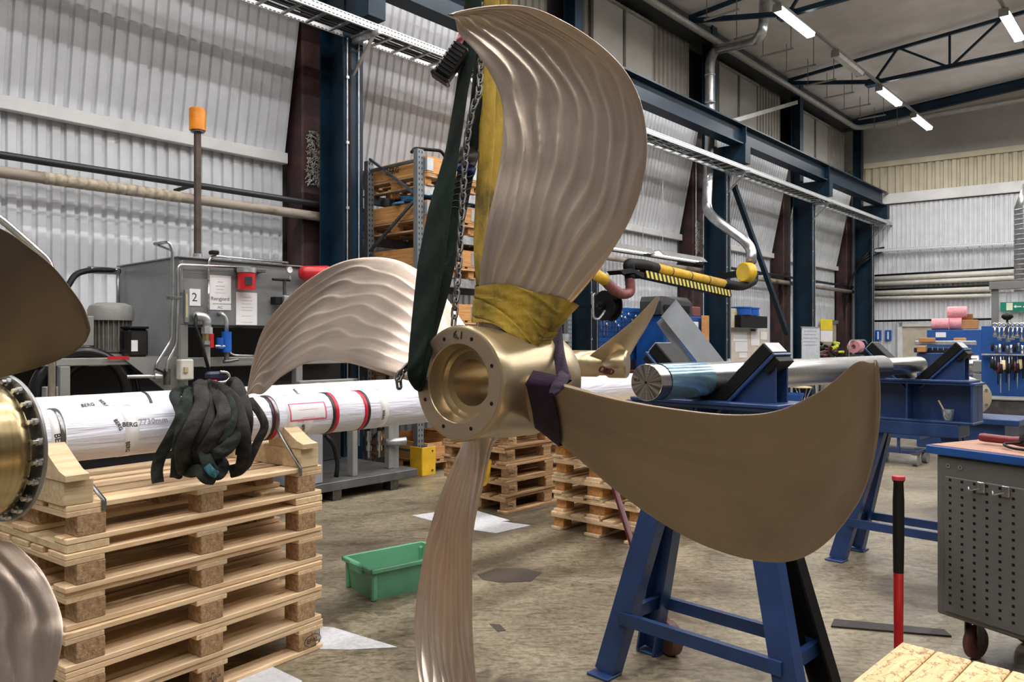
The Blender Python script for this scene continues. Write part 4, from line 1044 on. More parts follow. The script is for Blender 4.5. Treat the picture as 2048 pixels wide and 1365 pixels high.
def film(label, c, sx, sy, sz, seed, mat=BLF, name='plastic_film', cat='plastic film'):
    """crumpled film: a lumpy faceted heap"""
    rnd = random.Random(seed); mb = MB(); rows = []
    n, m = 22, 10; off = [[rnd.uniform(.72, 1.18) for _ in range(n)] for _ in range(m + 1)]
    for i in range(m + 1):
        t = i / m * math.pi / 2
        rows.append([c + U * math.cos(2 * math.pi * k / n) * math.cos(t) * sx * off[i][k] + N * math.sin(2 * math.pi * k / n) * math.cos(t) * sy * off[i][k] + Z * math.sin(t) * sz * off[i][k] for k in range(n)])
    mb.grid(rows, True); mb.f.append(tuple(range(n))[::-1]); mb.mi.append(0)
    return mb.build(name, mat, None, label=label, cat=cat)
film('crumpled blue plastic film on the left crate of the second rack level', W(sR + .42, 6.95, 3.147), .40, .42, .17, 5)
film('crumpled blue plastic film on the middle crate of the second rack level', W(sR + 1.35, 6.85, 3.147), .44, .36, .18, 6)
mb = MB(); mb.tube(fillet([W(sR + .25, 7.1, 3.80), W(sR + .3, 7.1, 3.86), W(sR + .6, 6.95, 3.86), W(sR + .66, 6.95, 3.80)], .04), .02, 8)
mb.build('hose_piece', BLACK, None, True, label='short black hose lying on the top rack crate', cat='hose')
# ------------------------------------------------------------------ hydraulic power unit
OF = 6.3; sT = SO(360, OF)
hpu = thing('hydraulic_power_unit', 'grey hydraulic power unit with tank, motor and pipework on a skid', 'machine', W(4, 6.1), WROT)
def ub(name, s0, s1, o0, o1, z0, z1, mat, bev=.006, parent=None):
    return MB().box(W((s0 + s1) / 2, (o0 + o1) / 2, (z0 + z1) / 2), (s1 - s0, o1 - o0, z1 - z0), RW, bev).build(name, mat, parent or hpu, world=True)
def ut(name, pts, r, mat, n=8, fil=.05, parent=None):
    return MB().tube(fillet(pts, fil), r, n).build(name, mat, parent or hpu, True, world=True)
tank = ub('tank', sT, sT + 2.35, OF, OF + 1.2, 1.655, 2.21, GREY)
ub('tank_lid', sT - .03, sT + 2.38, OF - .03, OF + 1.24, 2.21, 2.225, GREY)
ub('side_plate', sT - .012, sT, OF, OF + 1.2, 1.36, 2.21, GREY, .002)
ub('platform', sT - 1.05, sT, OF + .05, OF + 1.1, 1.33, 1.39, LGREY)
MB().prism([W(sT - .45, OF + .02, 1.39), W(sT, OF + .02, 1.39), W(sT, OF + .02, 1.02)], N * .02).build('gusset', LGREY, hpu, world=True)
ub('cross_member', sT, sT + 2.3, OF, OF + .08, 1.30, 1.38, LGREY)
for s0 in (sT - .9, sT, sT + 1.1, sT + 2.27):
    for o0 in (OF, OF + 1.1): ub('leg', s0, s0 + .07, o0, o0 + .08, .18, 1.655 if s0 >= sT else 1.33, LGREY, .004)
ub('skid_tray', sT - 1.3, 5.34, 6.1, 7.5, .10, .185, M('dark_grey_skid', (.10, .10, .10), .45, 0, .3, 6))
for s0 in (2.4, 4.3, 5.0):
    ub('skid_foot', s0, s0 + .1, 6.12, 6.25, 0, .10, DSTEEL, .003); ub('skid_foot', s0, s0 + .1, 7.3, 7.45, 0, .10, DSTEEL, .003)
ub('frame_post', SO(706, 6.2), SO(716, 6.2), 6.2, 6.3, .185, 1.15, LGREY); ub('frame_post', SO(778, 6.3), SO(790, 6.3), 6.3, 6.38, .185, .95, LGREY)
ub('frame_rail', SO(600, 6.2), SO(716, 6.2), 6.2, 6.28, 1.08, 1.15, LGREY)
ub('control_box', SO(582, 6.12), SO(646, 6.12), 6.12, 6.5, .19, 1.0, M('pale_grey_cabinet', (.30, .30, .32), .4))
ub('rear_panel', sT - 1.25, 5.2, 7.25, 7.3, .19, 1.3, M('dark_rear_panel', (.028, .028, .03), .6), .004); ub('rear_panel', sT + .08, sT + 2.2, 7.1, 7.15, 1.3, 1.65, MATS['dark_rear_panel'], .004)
# motor on the platform
mc = W(SO(222, 6.75), 6.75, 1.39); mg = MB()
mg.lathe([(0, 0), (0, .15), (.02, .15), (.02, .11), (.05, .10)], mc, Z, 28); mg.build('motor_flange', LGREY, hpu, True, world=True, ang=30)
MOT = M('motor_grey_brown', (.20, .185, .165), .55, 0, .3, 8)
mo = MB().lathe([(.04, 0), (.04, .125), (.31, .125), (.31, 0)], mc, Z, 28).build('motor', MOT, hpu, True, world=True, ang=30)
for k in range(26):
    a = 2 * math.pi * k / 26; d_ = Vector((math.cos(a), math.sin(a), 0)); MB().box(mc + d_ * .14 + Z * .18, (.035, .006, .24), a).build('cooling_fin', MOT, mo, world=True)
MB().lathe([(.30, .02), (.30, .172), (.385, .176), (.42, .16), (.445, .11), (.445, 0)], mc, Z, 30).build('fan_cover', LGREY, mo, True, world=True, ang=30)
ub('terminal_box', SO(222, 6.6) - .33, SO(222, 6.6) - .12, 6.62, 6.85, 1.48, 1.72, LGREY)
c_ = PO(275, 690, 6.5); ub('oil_cooler', SO(258, 6.45), SO(298, 6.45), 6.45, 6.68, 1.39, 1.62, GLOSSB, .02); ub('oil_cooler_cap', SO(258, 6.45), SO(298, 6.45), 6.44, 6.69, 1.62, 1.64, BLACK, .008)
MB().box(PO(269, 692, 6.447), (.05, .004, .09), RW).build('rating_plate', PAPER, hpu, world=True)
MB().box(PO(237, 716, 6.32), (.16, .01, .025), RW).build('red_plate', RED, hpu, world=True)
# bent pipes in front of the tank edge
f = OF - .06
ut('steel_pipe', [PO(309, 488, f + .2), PO(338, 484, f), PO(345, 500, f), PO(345, 590, f), PO(343, 630, f), PO(343, 680, f), PO(312, 730, f), PO(310, 745, f)], .013, STEEL)
ut('steel_pipe', [PO(309, 488, f + .2), PO(340, 500, f + .05), PO(345, 503, f)], .011, STEEL)
ut('steel_pipe', [PO(500, 535, f), PO(358, 530, f), PO(355, 545, f), PO(355, 600, f), PO(354, 630, f), PO(353, 690, f), PO(334, 725, f), PO(332, 745, f)], .013, STEEL)
ut('steel_pipe', [PO(417, 560, f + .03), PO(417, 525, f + .03), PO(422, 514, f + .03), PO(435, 513, f + .03), PO(576, 526, f + .03)], .011, STEEL)
ut('steel_pipe', [PO(417, 560, f + .03), PO(417, 628, f + .03)], .011, STEEL)
ub('pipe_clamp', SO(336, f), SO(363, f), f - .02, f + .03, 1.86, 1.885, DSTEEL, .002)
ub('pipe_block', SO(422, f) , SO(437, f), f - .02, f + .05, 2.255, 2.29, BLACK, .008)
for (x0, y0, x1, y1, m_) in ((361, 522, 365, 585, STEEL), (370, 580, 377, 645, LGREY)):
    g = MB().box((PO(x0, y0, OF - .02) + PO(x1, y1, OF - .02)) / 2, ((SO(x1, OF) - SO(x0, OF)) * 1.2, .02, (y1 - y0) / F * 6.5), RW, .003).build('level_gauge', m_, hpu, world=True)
MB().box(PO(373.5, 612, OF - .032), (.012, .004, .2), RW).build('gauge_glass', M('gauge_yellow', (.55, .5, .25), .2), hpu, world=True)
def sheet_paper(x0, y0, x1, y1, o, lines, parent=hpu, mat=PAPER):
    d = PO((x0 + x1) / 2, 682, o).y; c = (PO(x0, y0, o) + PO(x1, y1, o)) / 2
    w = SO(x1, o) - SO(x0, o); h = (y1 - y0) / F * d
    s = MB().box(c, (w, .002, h), RW).build('notice', mat, parent, world=True)
    R = cols(U, Z, -N)
    for body, fx, fy, sz in lines: text('notice_text', body, sz, INK, s, c + U * (fx - .5) * w + Z * (.5 - fy) * h - N * .0018, R, True, .0002)
    return s
sheet_paper(379, 578, 401, 612, OF - .006, [('2', .45, .52, .10), ('----', .4, .2, .02)])
sheet_paper(418, 551, 462, 620, OF - .006, [('Rengjord', .5, .68, .045), ('~~~~~~', .6, .82, .05), ('AC', .5, .93, .035), ('---------', .5, .3, .03), ('--------', .5, .4, .025), ('---------------', .5, .5, .02), ('-----', .5, .18, .03)])
sheet_paper(472, 585, 514, 650, OF - .006, [('---------', .5, .14, .03), ('---------------', .5, .25, .022), ('-------------', .5, .35, .022), ('----------------', .5, .46, .022), ('---------------', .5, .54, .022), ('-------------', .5, .72, .022), ('-- ---- -----', .5, .91, .026)])
# red filter, valve block, gauge, accumulator
cyl = lambda a, b_, r, m_, nm, n=18: MB().cyl(a, b_, r, n).build(nm, m_, hpu, True, world=True, ang=40)
cyl(PO(493, 545, OF - .09), PO(493, 580, OF - .09), .075, RED, 'filter_bowl'); cyl(PO(493, 536, OF - .09), PO(493, 546, OF - .09), .082, GALV, 'filter_head'); MB().box(PO(497, 562, OF - .168), (.07, .004, .07), RW).build('filter_label', INK, hpu, world=True)
ub('filter_bracket', SO(468, OF), SO(520, OF), OF - .1, OF, 2.13, 2.16, DSTEEL, .003)
ub('valve_block', SO(552, OF), SO(583, OF), OF - .14, OF, 1.84, 1.93, GALV); ub('valve_cap', SO(538, OF), SO(552, OF), OF - .11, OF - .02, 1.85, 1.92, BLACK)
g0 = PO(580, 540, OF - .12); MB().lathe([(0, 0), (0, .033), (.02, .033), (.02, .028), (.016, .028), (.016, 0)], g0 + N * .02, -N, 20).build('pressure_gauge', STEEL, hpu, True, world=True, ang=30)
MB().cyl(g0 + N * .003, g0 + N * .002, .028, 20).build('gauge_dial', PAPER, hpu, world=True); MB().beam(g0 - N * .001, g0 - N * .001 + U * .015 + Z * .015, .003, .002).build('gauge_needle', INK, hpu, world=True)
cyl(PO(580, 551, OF - .1), PO(580, 562, OF - .1), .01, GALV, 'gauge_stem'); cyl(PO(545, 559, OF - .1), PO(580, 561, OF - .1), .012, BLACK, 'valve_lever'); cyl(PO(569, 562, OF - .1), PO(569, 590, OF - .08), .016, DSTEEL, 'valve_stem')
cyl(PO(567, 608, OF - .08), PO(567, 650, OF - .08), .016, GALV, 'drain_pipe')
a, b_ = PO(600, 547, OF - .12), PO(655, 546, OF - .12); MB().lathe([(0, 0), (.01, .05), (.04, .068), ((b_ - a).length, .068), ((b_ - a).length + .04, .04)], a, b_ - a, 22).build('accumulator', RED, hpu, True, world=True, ang=50)
# ball valve stack, blue pump, levers
ut('elbow', [PO(394, 632, OF), PO(394, 632, OF - .10) , PO(414, 636, OF - .10), PO(414, 660, OF - .10)], .036, GALV, 14, .07)
cyl(PO(414, 655, OF - .1), PO(414, 668, OF - .1), .048, GALV, 'union_nut', 8); cyl(PO(414, 668, OF - .1), PO(414, 682, OF - .1), .04, M('brass', (.6, .48, .25), .3, .9), 'ball_valve'); cyl(PO(414, 682, OF - .1), PO(414, 690, OF - .1), .046, GALV, 'union_nut', 8); cyl(PO(414, 690, OF - .1), PO(414, 735, OF - .1), .026, LGREY, 'drop_pipe')
MB().box(PO(424, 682, OF - .16), (.03, .012, .12), RW, .004).build('valve_handle', RED, hpu, world=True)
ut('cable', [PO(393, 630, OF - .1), PO(390, 650, OF - .14), PO(404, 690, OF - .16), PO(420, 750, OF - .18)], .014, BLACK, 6, .15)
ut('steel_pipe', [PO(438, 628, OF), PO(445, 628, OF - .08), PO(453, 640, OF - .08), PO(453, 664, OF - .08)], .018, GALV, 10, .06)
cyl(PO(453, 664, OF - .08), PO(453, 705, OF - .08), .042, BLUEPL, 'blue_pump'); cyl(PO(440, 676, OF - .08), PO(440, 698, OF - .08), .032, BLUEPL, 'blue_pump'); cyl(PO(430, 693, OF - .1), PO(462, 693, OF - .1), .012, GALV, 'fitting'); cyl(PO(453, 705, OF - .08), PO(453, 722, OF - .08), .022, DSTEEL, 'fitting')
ut('hand_lever', [PO(446, 724, OF - .1), PO(460, 723, OF - .12), PO(477, 719, OF - .14)], .014, DSTEEL, 8, .03)
ut('steel_pipe', [PO(458, 705, OF - .05), PO(468, 711, OF - .05), PO(520, 712, OF - .05)], .009, STEEL)
cyl(PO(253, 754, OF - .04), PO(308, 753, OF - .04), .016, STEEL, 'cross_pipe'); cyl(PO(308, 752, OF - .04), PO(322, 752, OF - .04), .03, GALV, 'union_nut', 8); cyl(PO(334, 738, OF - .04), PO(334, 770, OF - .04), .026, DSTEEL, 'valve_body'); MB().beam(PO(310, 738, OF - .07), PO(332, 748, OF - .07), .02, .015).build('valve_handle', BLACK, hpu, world=True)
ub('switch_box', SO(360, OF - .1), SO(386, OF - .1), OF - .12, OF - .02, 1.20, 1.37, M('switch_beige', (.62, .60, .55), .45), .01); ub('switch_knob', SO(369, OF - .14), SO(377, OF - .14), OF - .14, OF - .12, 1.26, 1.31, M('switch_tan', (.45, .35, .2), .5), .004)
# hose from the tank towards the left, hose coil under the platform
ut('hydraulic_hose', [PO(100, 610, 7.2), PO(135, 575, 7.25), PO(150, 548, 7.3), PO(180, 540, 7.35), PO(215, 541, 7.4), PO(238, 543, 7.45)], .026, BLACK, 10, .3)
cyl(PO(178, 540, 7.36), PO(235, 543, 7.45), .034, STEEL, 'hose_coupling'); ut('steel_pipe', [PO(236, 545, 7.45), PO(236, 610, 7.45)], .016, GALV)
for k, (x, r_) in enumerate(((165, .33), (180, .31), (195, .29))):
    c = PO(x, 790, 6.4 + .12 * k); MB().tube([c + U * math.cos(a) * r_ + Z * math.sin(a) * r_ for a in [2 * math.pi * q / 40 for q in range(40)]], .045, 10, closed=True).build('hose_coil', GLOSSB, hpu, True, world=True)
# couplings hanging over the skid tray
for px in (737, 758):
    mb = MB(); c = PO(px, 862, 6.25); mb.lathe([(0, 0), (0, .022), (-.06, .022), (-.06, .03), (-.10, .03), (-.10, .018), (-.15, .018), (-.15, .032), (-.2, .032), (-.2, .012), (-.27, .012), (-.27, 0)], c, Z, 12); mb.build('hose_coupling', STEEL, hpu, world=True)
    ut('hydraulic_hose', [c, c + Z * .3], .02, BLACK)
ut('hydraulic_hose', [PO(652, 872, 6.15), PO(668, 890, 6.15), PO(676, 930, 6.15), PO(672, 955, 6.15)], .022, BLACK, 8, .12)
MB().tube([PO(772, 885, 6.3), PO(812, 883, 6.2)], [.035, .045], 12).build('hand_valve', GALV, hpu, True, world=True)
mast = thing('beacon_mast', 'orange beacon lamp on a brown square mast above the oil tank', 'beacon', W(SO(395, 6.9), 6.9, 2.226), WROT)
zt = PO(395, 262, 6.9).z
MB().box((0, 0, (zt - 2.226) / 2), (.05, .05, zt - 2.226), None, .004).build('mast', M('rusty_brown_mast', (.07, .045, .035), .6, 0, .4, 8), mast)
MB().cyl((0, 0, 0), (0, 0, .1), .04, 12).build('socket', GALV, mast, True, ang=30)
zb = zt - 2.226; MB().lathe([(0, .0), (0, .065), (.002, .073), (.20, .073), (.205, .066), (.205, 0)], (0, 0, zb), Z, 28).build('beacon', ORANGE, mast, True, ang=30)
MB().lathe([(-.012, 0), (-.012, .06), (0, .06), (0, 0)], (0, 0, zb), Z, 24).build('beacon_base', DSTEEL, mast, True, ang=30)
drill = thing('cordless_drill', 'dark blue and red hand tool hanging on a cable behind the sling pile', 'tool', PO(434, 760, 5.9))
MB().box(PO(432, 752, 5.9), (.17, .08, .07), RW, .02).build('body', M('tool_navy', (.01, .012, .05), .4), drill, world=True); MB().box(PO(422, 768, 5.88), (.1, .07, .06), RW, .015).build('battery', M('tool_red', (.7, .06, .01), .4), drill, world=True)
MB().tube(fillet([PO(440, 744, 5.85), PO(455, 745, 5.85), PO(460, 756, 5.85), PO(452, 764, 5.85), PO(430, 766, 5.85)], .03), .012, 8).build('guard', STEEL, drill, True, world=True)
# bent tube at the left edge
mb = MB(); mb.tube(fillet([PO(-60, 400, 5.6), PO(0, 436, 5.6), PO(95, 520, 5.6), PO(104, 545, 5.6), PO(104, 900, 5.6)], .12), .024, 12)
mb.build('bent_handrail', STEEL, None, True, label='bright bent steel tube rising behind the brown blade at the left edge', cat='handrail')
ub2 = MB().box(W(SO(100, 6.0), 6.0, .6), (.08, .08, 1.2), RW, .004).build('stand_post', LGREY, None, label='grey square post on the floor under the bent tube at the left', cat='post')
# ------------------------------------------------------------------ pallet stacks on the floor behind
palB = make_pallet(PINE2, PINE2, 'euro_pallet')
Rs = cols(U, Z, -N); Rl = cols(-N, Z, -U)
for xx in (.0725, 1.1275): epal(palB, (xx, -.001, .061), cols((1, 0, 0), (0, 0, 1), (0, -1, 0)), .85)
first = True; A0 = Vector((-.057, 6.73, 0)); B0 = Vector((.322, 6.23, 0))
an_ = math.atan2(U.y, U.x)
for i in range(5):
    o = palB if first else copy_tree(palB); first = False
    o.location = A0 + U * random.uniform(-.01, .01) + N * random.uniform(-.01, .01) + Z * (.1445 * i); o.rotation_euler = (0, 0, an_)
    tag(o, 'brown euro pallet, %s of the stack left of the purple sling' % ordn[min(i, 4)] if i < 4 else 'brown euro pallet, top of the stack under the hub', None, 'pallets stacked behind the propeller, left')
palC = make_pallet(PINE, PLY, 'euro_pallet')
for i in range(5):
    o = palC if i == 0 else copy_tree(palC)
    o.location = B0 - N * (.8 + random.uniform(-.012, .012)) + U * random.uniform(-.012, .012) + Z * (.1445 * i); o.rotation_euler = (0, 0, an_)
    tag(o, 'pine euro pallet, %s of the right stack behind the right blade' % (ordn[i] if i < 4 else 'top'), None, 'pallets stacked behind the right blade')
# ------------------------------------------------------------------ things on the floor
GREENP = M('green_crate_plastic', (.125, .36, .205), .38, 0, .1, 5)
ca, cb, cc = PZ(745, 1206, 0), PZ(664, 1152, .0), PZ(846, 1170, 0)
gx = (ca - PZ(672, 1188, 0)).normalized(); ang_c = math.atan2(gx.y, gx.x)
crate = thing('green_crate', 'empty green plastic crate on the concrete floor', 'crate', PZ(745, 1206, 0), math.atan2(.62, .78))
CLn, CWn, CHt = .56, .36, .19
def cr(x, y, z, t): return (x * CLn + (t * (1 - 2 * x)), y * CWn + t * (1 - 2 * y), z)
mb = MB(); th = .028
outer_b = [(th, th, 0), (CLn - th, th, 0), (CLn - th, CWn - th, 0), (th, CWn - th, 0)]; outer_t = [(0, 0, CHt), (CLn, 0, CHt), (CLn, CWn, CHt), (0, CWn, CHt)]
it = [(.012, .012, CHt), (CLn - .012, .012, CHt), (CLn - .012, CWn - .012, CHt), (.012, CWn - .012, CHt)]; ib = [(th + .01, th + .01, .01), (CLn - th - .01, th + .01, .01), (CLn - th - .01, CWn - th - .01, .01), (th + .01, CWn - th - .01, .01)]
vs = outer_b + outer_t + it + ib; fs = [(3, 2, 1, 0)]
for a in range(4):
    b1 = (a + 1) % 4; fs += [(a, b1, 4 + b1, 4 + a), (4 + a, 4 + b1, 8 + b1, 8 + a), (8 + a, 8 + b1, 12 + b1, 12 + a)]
fs.append((12, 13, 14, 15)); mb.add(vs, fs); mb.build('body', GREENP, crate)
mb = MB()
for c, s_ in (((CLn / 2, -.006, CHt - .012), (CLn + .03, .018, .026)), ((CLn / 2, CWn + .006, CHt - .012), (CLn + .03, .018, .026)), ((-.006, CWn / 2, CHt - .012), (.018, CWn + .03, .026)), ((CLn + .006, CWn / 2, CHt - .012), (.018, CWn + .03, .026))): mb.box(c, s_, None, .004)
mb.build('rim', GREENP, crate)
for x in (-.012, CLn + .012): MB().box((x, CWn / 2, CHt - .026), (.022, .15, .05), None, .006).build('grip', GREENP, crate)
for x, y in ((.02, .02), (CLn - .02, .02), (.02, CWn - .02), (CLn - .02, CWn - .02)): MB().box((x, y, .085), (.035, .035, .17), None, .008).build('corner_post', GREENP, crate)
PAD = M('grey_white_absorbent', (.62, .63, .66), .9, 0, .12, 30, .3, 80)
def pad(name, label, pts, cat='floor sheet', mat=PAD, h=.003):
    mb = MB(); mb.prism([PZ(x, y, 0.001) for x, y in pts], Z * h); return mb.build(name, mat, None, label=label, cat=cat)
pad('absorbent_sheet', 'white absorbent sheet on the floor under the left pallet stack behind the lower blade', [(824, 1032), (935, 1017), (1020, 1042), (905, 1054)])
pad('absorbent_sheet', 'white absorbent sheet on the floor, front one right of the lower blade', [(905, 1055), (978, 1041), (1062, 1052), (992, 1068)], h=.004)
pad('absorbent_sheet', 'crumpled white sheet on the floor by the right foot of the front stack', [(640, 1254), (668, 1257), (795, 1296), (700, 1301), (640, 1300)])
pad('absorbent_sheet', 'white sheet on the floor at the foot of the front stack, bottom edge', [(470, 1352), (540, 1333), (605, 1364), (560, 1400), (480, 1400)])
OIL = M('dark_oil_stain', (.07, .06, .052), .3)
pad('oil_stain', 'dark oil stain on the concrete right of the lower blade', [(955, 1150), (990, 1138), (1050, 1137), (1082, 1147), (1062, 1164), (1000, 1166), (965, 1160)], 'stain', OIL, .0012)
pad('oil_stain', 'small grey stain on the concrete near the front trestle', [(978, 1248), (1000, 1250), (1012, 1262), (995, 1264)], 'stain', OIL, .0012)
mb = rib([(976, 905, 6.6), (972, 940, 6.6), (965, 968, 6.6), (974, 962, 6.6), (980, 920, 6.6)], .03, .008); mb.build('yellow_ribbon', YEL, None, True, label='small yellow strap hanging from the left pallet stack', cat='strap')
# ------------------------------------------------------------------ trestles, V cradles and the steel shaft
U2 = Vector((.7071, .7071, 0)); V2 = Vector((.7071, -.7071, 0)); RV = cols(V2, U2, Z); VR = -math.pi / 4
PADM = M('black_pad', (.006, .006, .007), .6, 0, .3, 12, spec=.25); CAP = M('grey_pad_cap', (.42, .44, .47), .4)
def trestle(label, c, front=True):
    g = thing('shaft_trestle', label, 'trestle', c, VR, 'blue trestles under the steel shaft')
    for sx in (-1, 1):
        for sy in (-1, 1):
            t, b_ = Vector((sx * .22, sy * .075, .92)), Vector((sx * .45, sy * .19, .012)); x, y, d = basis(b_ - t, Vector((0, sy, 0)))
            m_ = PADM if (front and sx > 0 and sy > 0) else ROYAL
            mb = MB(); mb.beam(t, b_, .10, .012, Vector((0, sy, 0)))
            for k in (-1, 1): mb.beam(t + x * k * .046 - y * .03, b_ + x * k * .046 - y * .03, .010, .07, Vector((0, sy, 0)))
            mb.build('leg', m_, g); MB().box((sx * .45, sy * .19, .006), (.12, .11, .012), None, .003).build('foot', ROYAL if m_ is ROYAL else PADM, g)
    for sy in (-1, 1): MB().beam((-.385, sy * .16, .27), (.385, sy * .16, .27), .03, .055).build('stretcher', ROYAL, g)
    for sx in (-1, 1): MB().beam((sx * .385, -.16, .27), (sx * .385, .16, .27), .03, .055).build('stretcher', ROYAL, g)
    MB().box((-.02, 0, .945), (.62, .24, .09), None, .006).build('top_box', ROYAL, g)
    return g
def vcradle(label, c, pad2=True):
    g = thing('v_cradle', label, 'cradle', c + Z * .99, VR, 'V cradles carrying the steel shaft')
    mb = MB(); mb.box((0, 0, .008), (.74, .24, .016), None, .003); mb.box((0, 0, .256), (.76, .24, .016), None, .003); mb.box((0, 0, .132), (.73, .012, .24)); mb.build('girder', ROYAL, g)
    for x in (-.36, -.02, .36):
        for y in (-.06, .06): MB().box((x, y, .132), (.012, .11, .23)).build('stiffener', ROYAL, g)
    MB().box((0, 0, .272), (.70, .26, .016), None, .003).build('base_plate', ROYAL, g)
    zc = .37
    for s_ in (-1, 1):
        d = Vector((s_, 0, 1)).normalized(); n = Vector((-s_, 0, 1)).normalized()          # along the arm, towards the shaft
        R = cols(d, Vector((0, 1, 0)), d.cross(Vector((0, 1, 0)))); q = Vector((0, 0, zc)) - n * .072
        MB().box(q - n * .03 + d * .11, (.36, .13, .058), R, .005).build('pad', PADM, g)
        MB().box(q - n * .03 + d * .2915, (.004, .124, .052), R, .001).build('pad_cap', CAP, g)
        MB().box(q - n * .068 + d * .11, (.37, .15, .014), R, .003).build('arm_plate', ROYAL, g)
        MB().box(q - n * .09 + d * .25, (.075, .13, .03), R, .003).build('arm_block', PADM, g)
        a = q - n * .075 - d * .06; b_ = q - n * .075 + d * .28
        MB().prism([Vector((s_ * .08, -.05, .28)), Vector((a.x, -.05, max(a.z, .29))), Vector((b_.x, -.05, b_.z)), Vector((b_.x, -.05, .28))], (0, .012, 0)).build('web', ROYAL, g)
        MB().prism([Vector((s_ * .08, .05, .28)), Vector((a.x, .05, max(a.z, .29))), Vector((b_.x, .05, b_.z)), Vector((b_.x, .05, .28))], (0, .012, 0)).build('web', ROYAL, g)
    return g
TC1 = Vector((.872, 3.315, 0)); TC2 = Vector((2.70, 5.143, 0))
trestle('blue steel trestle under the right blade with one black leg', TC1); trestle('blue steel trestle farther back beside the grey tool trolley', TC2, False)
vcradle('blue V cradle with black pads behind the right blade', TC1); vcradle('blue V cradle with a girder base beside the tool trolley', TC2)
S0 = Vector((.516, 2.96, 1.36)); sl = (TC2 - TC1).length
TURN = turned('turned_steel', (.66, .66, .66), .24, 1, 70)
shf = thing('steel_shaft', 'long bright turned steel shaft lying on the two V cradles', 'shaft', S0, VR)
MB().lathe([(0, 0), (0, .070), (.003, .072), (.055, .072), (.056, .070), (2.46, .072), (2.465, .07), (2.465, .055), (3.15, .055), (3.15, 0)], (0, 0, 0), (0, 1, 0), 48).build('shaft', TURN, shf, True, ang=30)
MB().lathe([(.075, .0728), (.40, .0728), (.40, .0722), (.075, .0722)], (0, 0, 0), (0, 1, 0), 48, closed=True).build('blue_film', M('blue_protective_film', (.30, .52, .68), .16, .75, .2, 5), shf, True, ang=30)
FACE, nt, b = nodes('faced_steel'); tc = nn(nt, 'ShaderNodeTexCoord'); gr = nn(nt, 'ShaderNodeTexGradient', gradient_type='RADIAL'); mp = nn(nt, 'ShaderNodeMapping'); mp.inputs['Rotation'].default_value = (math.pi / 2, 0, 0); nt.links.new(tc.outputs['Object'], mp.inputs[0]); nt.links.new(mp.outputs[0], gr.inputs[0])
n1 = nn(nt, 'ShaderNodeTexNoise', Scale=26.0, Detail=2.0); n1.noise_dimensions = '1D'; nt.links.new(gr.outputs['Fac'], n1.inputs['W']); rp = nn(nt, 'ShaderNodeValToRGB'); e = rp.color_ramp.elements; e[0].position = .35; e[0].color = (.10, .095, .09, 1); e[1].position = .65; e[1].color = (.34, .32, .30, 1); nt.links.new(n1.outputs[0], rp.inputs[0]); nt.links.new(rp.outputs[0], b.inputs['Base Color']); b.inputs['Metallic'].default_value = .8; b.inputs['Roughness'].default_value = .4
MB().lathe([(-.0015, 0), (-.0015, .069), (-.0005, .069), (-.0005, 0)], (0, 0, 0), (0, 1, 0), 48).build('end_face', FACE, shf)
MB().cyl((0, -.0025, 0), (0, -.001, 0), .0055, 16).build('centre_hole', BLACK, shf)
Rs2 = cols(V2, Z, -U2)
text('hand_marking', '92.3', .016, INK, shf, S0 - U2 * .003 + V2 * -.042 + Z * .008, Rs2); text('hand_marking', '--- -- - --', .012, INK, shf, S0 - U2 * .003 + V2 * .0 + Z * -.042, Rs2)
for k, w_ in enumerate(('------', '---- ----', '- ----')): text('etched_marking', w_, .0085, CAP, shf, S0 - U2 * .003 + V2 * .008 + Z * (.05 - .011 * k), Rs2)
def bag(label, c, sx, sy, sz, seed, mat, name, cat):
    rnd = random.Random(seed); rows = []; n, m = 20, 8; off = [[rnd.uniform(.7, 1.2) for _ in range(n)] for _ in range(m + 1)]
    for i in range(m + 1):
        t = i / m * math.pi / 2; rows.append([c + V2 * math.cos(2 * math.pi * k / n) * math.cos(t) * sx * off[i][k] + U2 * math.sin(2 * math.pi * k / n) * math.cos(t) * sy * off[i][k] + Z * math.sin(t) * sz * off[i][k] for k in range(n)])
    mb = MB(); mb.grid(rows, True); mb.f.append(tuple(range(n))[::-1]); mb.mi.append(0); return mb.build(name, mat, None, label=label, cat=cat)
bag('crumpled black plastic bag on the front cradle base below the shaft end', TC1 + V2 * -.27 + Z * 1.272, .07, .09, .055, 3, M('black_film', (.02, .02, .022), .15, 0, .3, 20), 'plastic_bag', 'bag')
cup = thing('brush_cup', 'clear cup with a paint brush on the rear cradle girder', 'cup', TC2 + V2 * .22 - U2 * .06 + Z * 1.008, VR)
MB().lathe([(0, 0), (0, .028), (.075, .036), (.075, .034), (.003, .026), (.003, 0)], (0, -.03, 0), Z, 20).build('cup', M('clear_plastic', (.55, .6, .65), .1, 0, .05, 5, trans=.8), cup, True)
MB().tube([(.005, -.03, .01), (-.05, -.05, .13)], .005, 6).build('brush_handle', PINEW, cup)
# ------------------------------------------------------------------ grey tool trolley on the right
TGREY = M('trolley_grey_paint', (.115, .112, .108), .5, 0, .08, 3); t0 = P(1873, 1228, 3.72); tz0 = .205
cd = (P(2048, 1262, 3.36) - P(1873, 1228, 3.72)); cdx = Vector((cd.x, cd.y, 0)).normalized(); cdy = Vector((-cdx.y, cdx.x, 0))
TR = math.atan2(cdx.y, cdx.x); trl = thing('tool_trolley', 'grey perforated tool trolley with a blue-edged wooden top', 'trolley', Vector((t0.x, t0.y, 0)), TR)
TW, TD, TZ = 1.15, .62, 1.02
MB().box((TW / 2, TD / 2, (tz0 + .97) / 2), (TW, TD, .97 - tz0), None, .008).build('cabinet', TGREY, trl)
pn = MB().box((TW / 2, -.004, (tz0 + .9) / 2), (TW - .09, .012, .9 - tz0 - .05), None, .004).build('perforated_panel', TGREY, trl)
hole0 = None
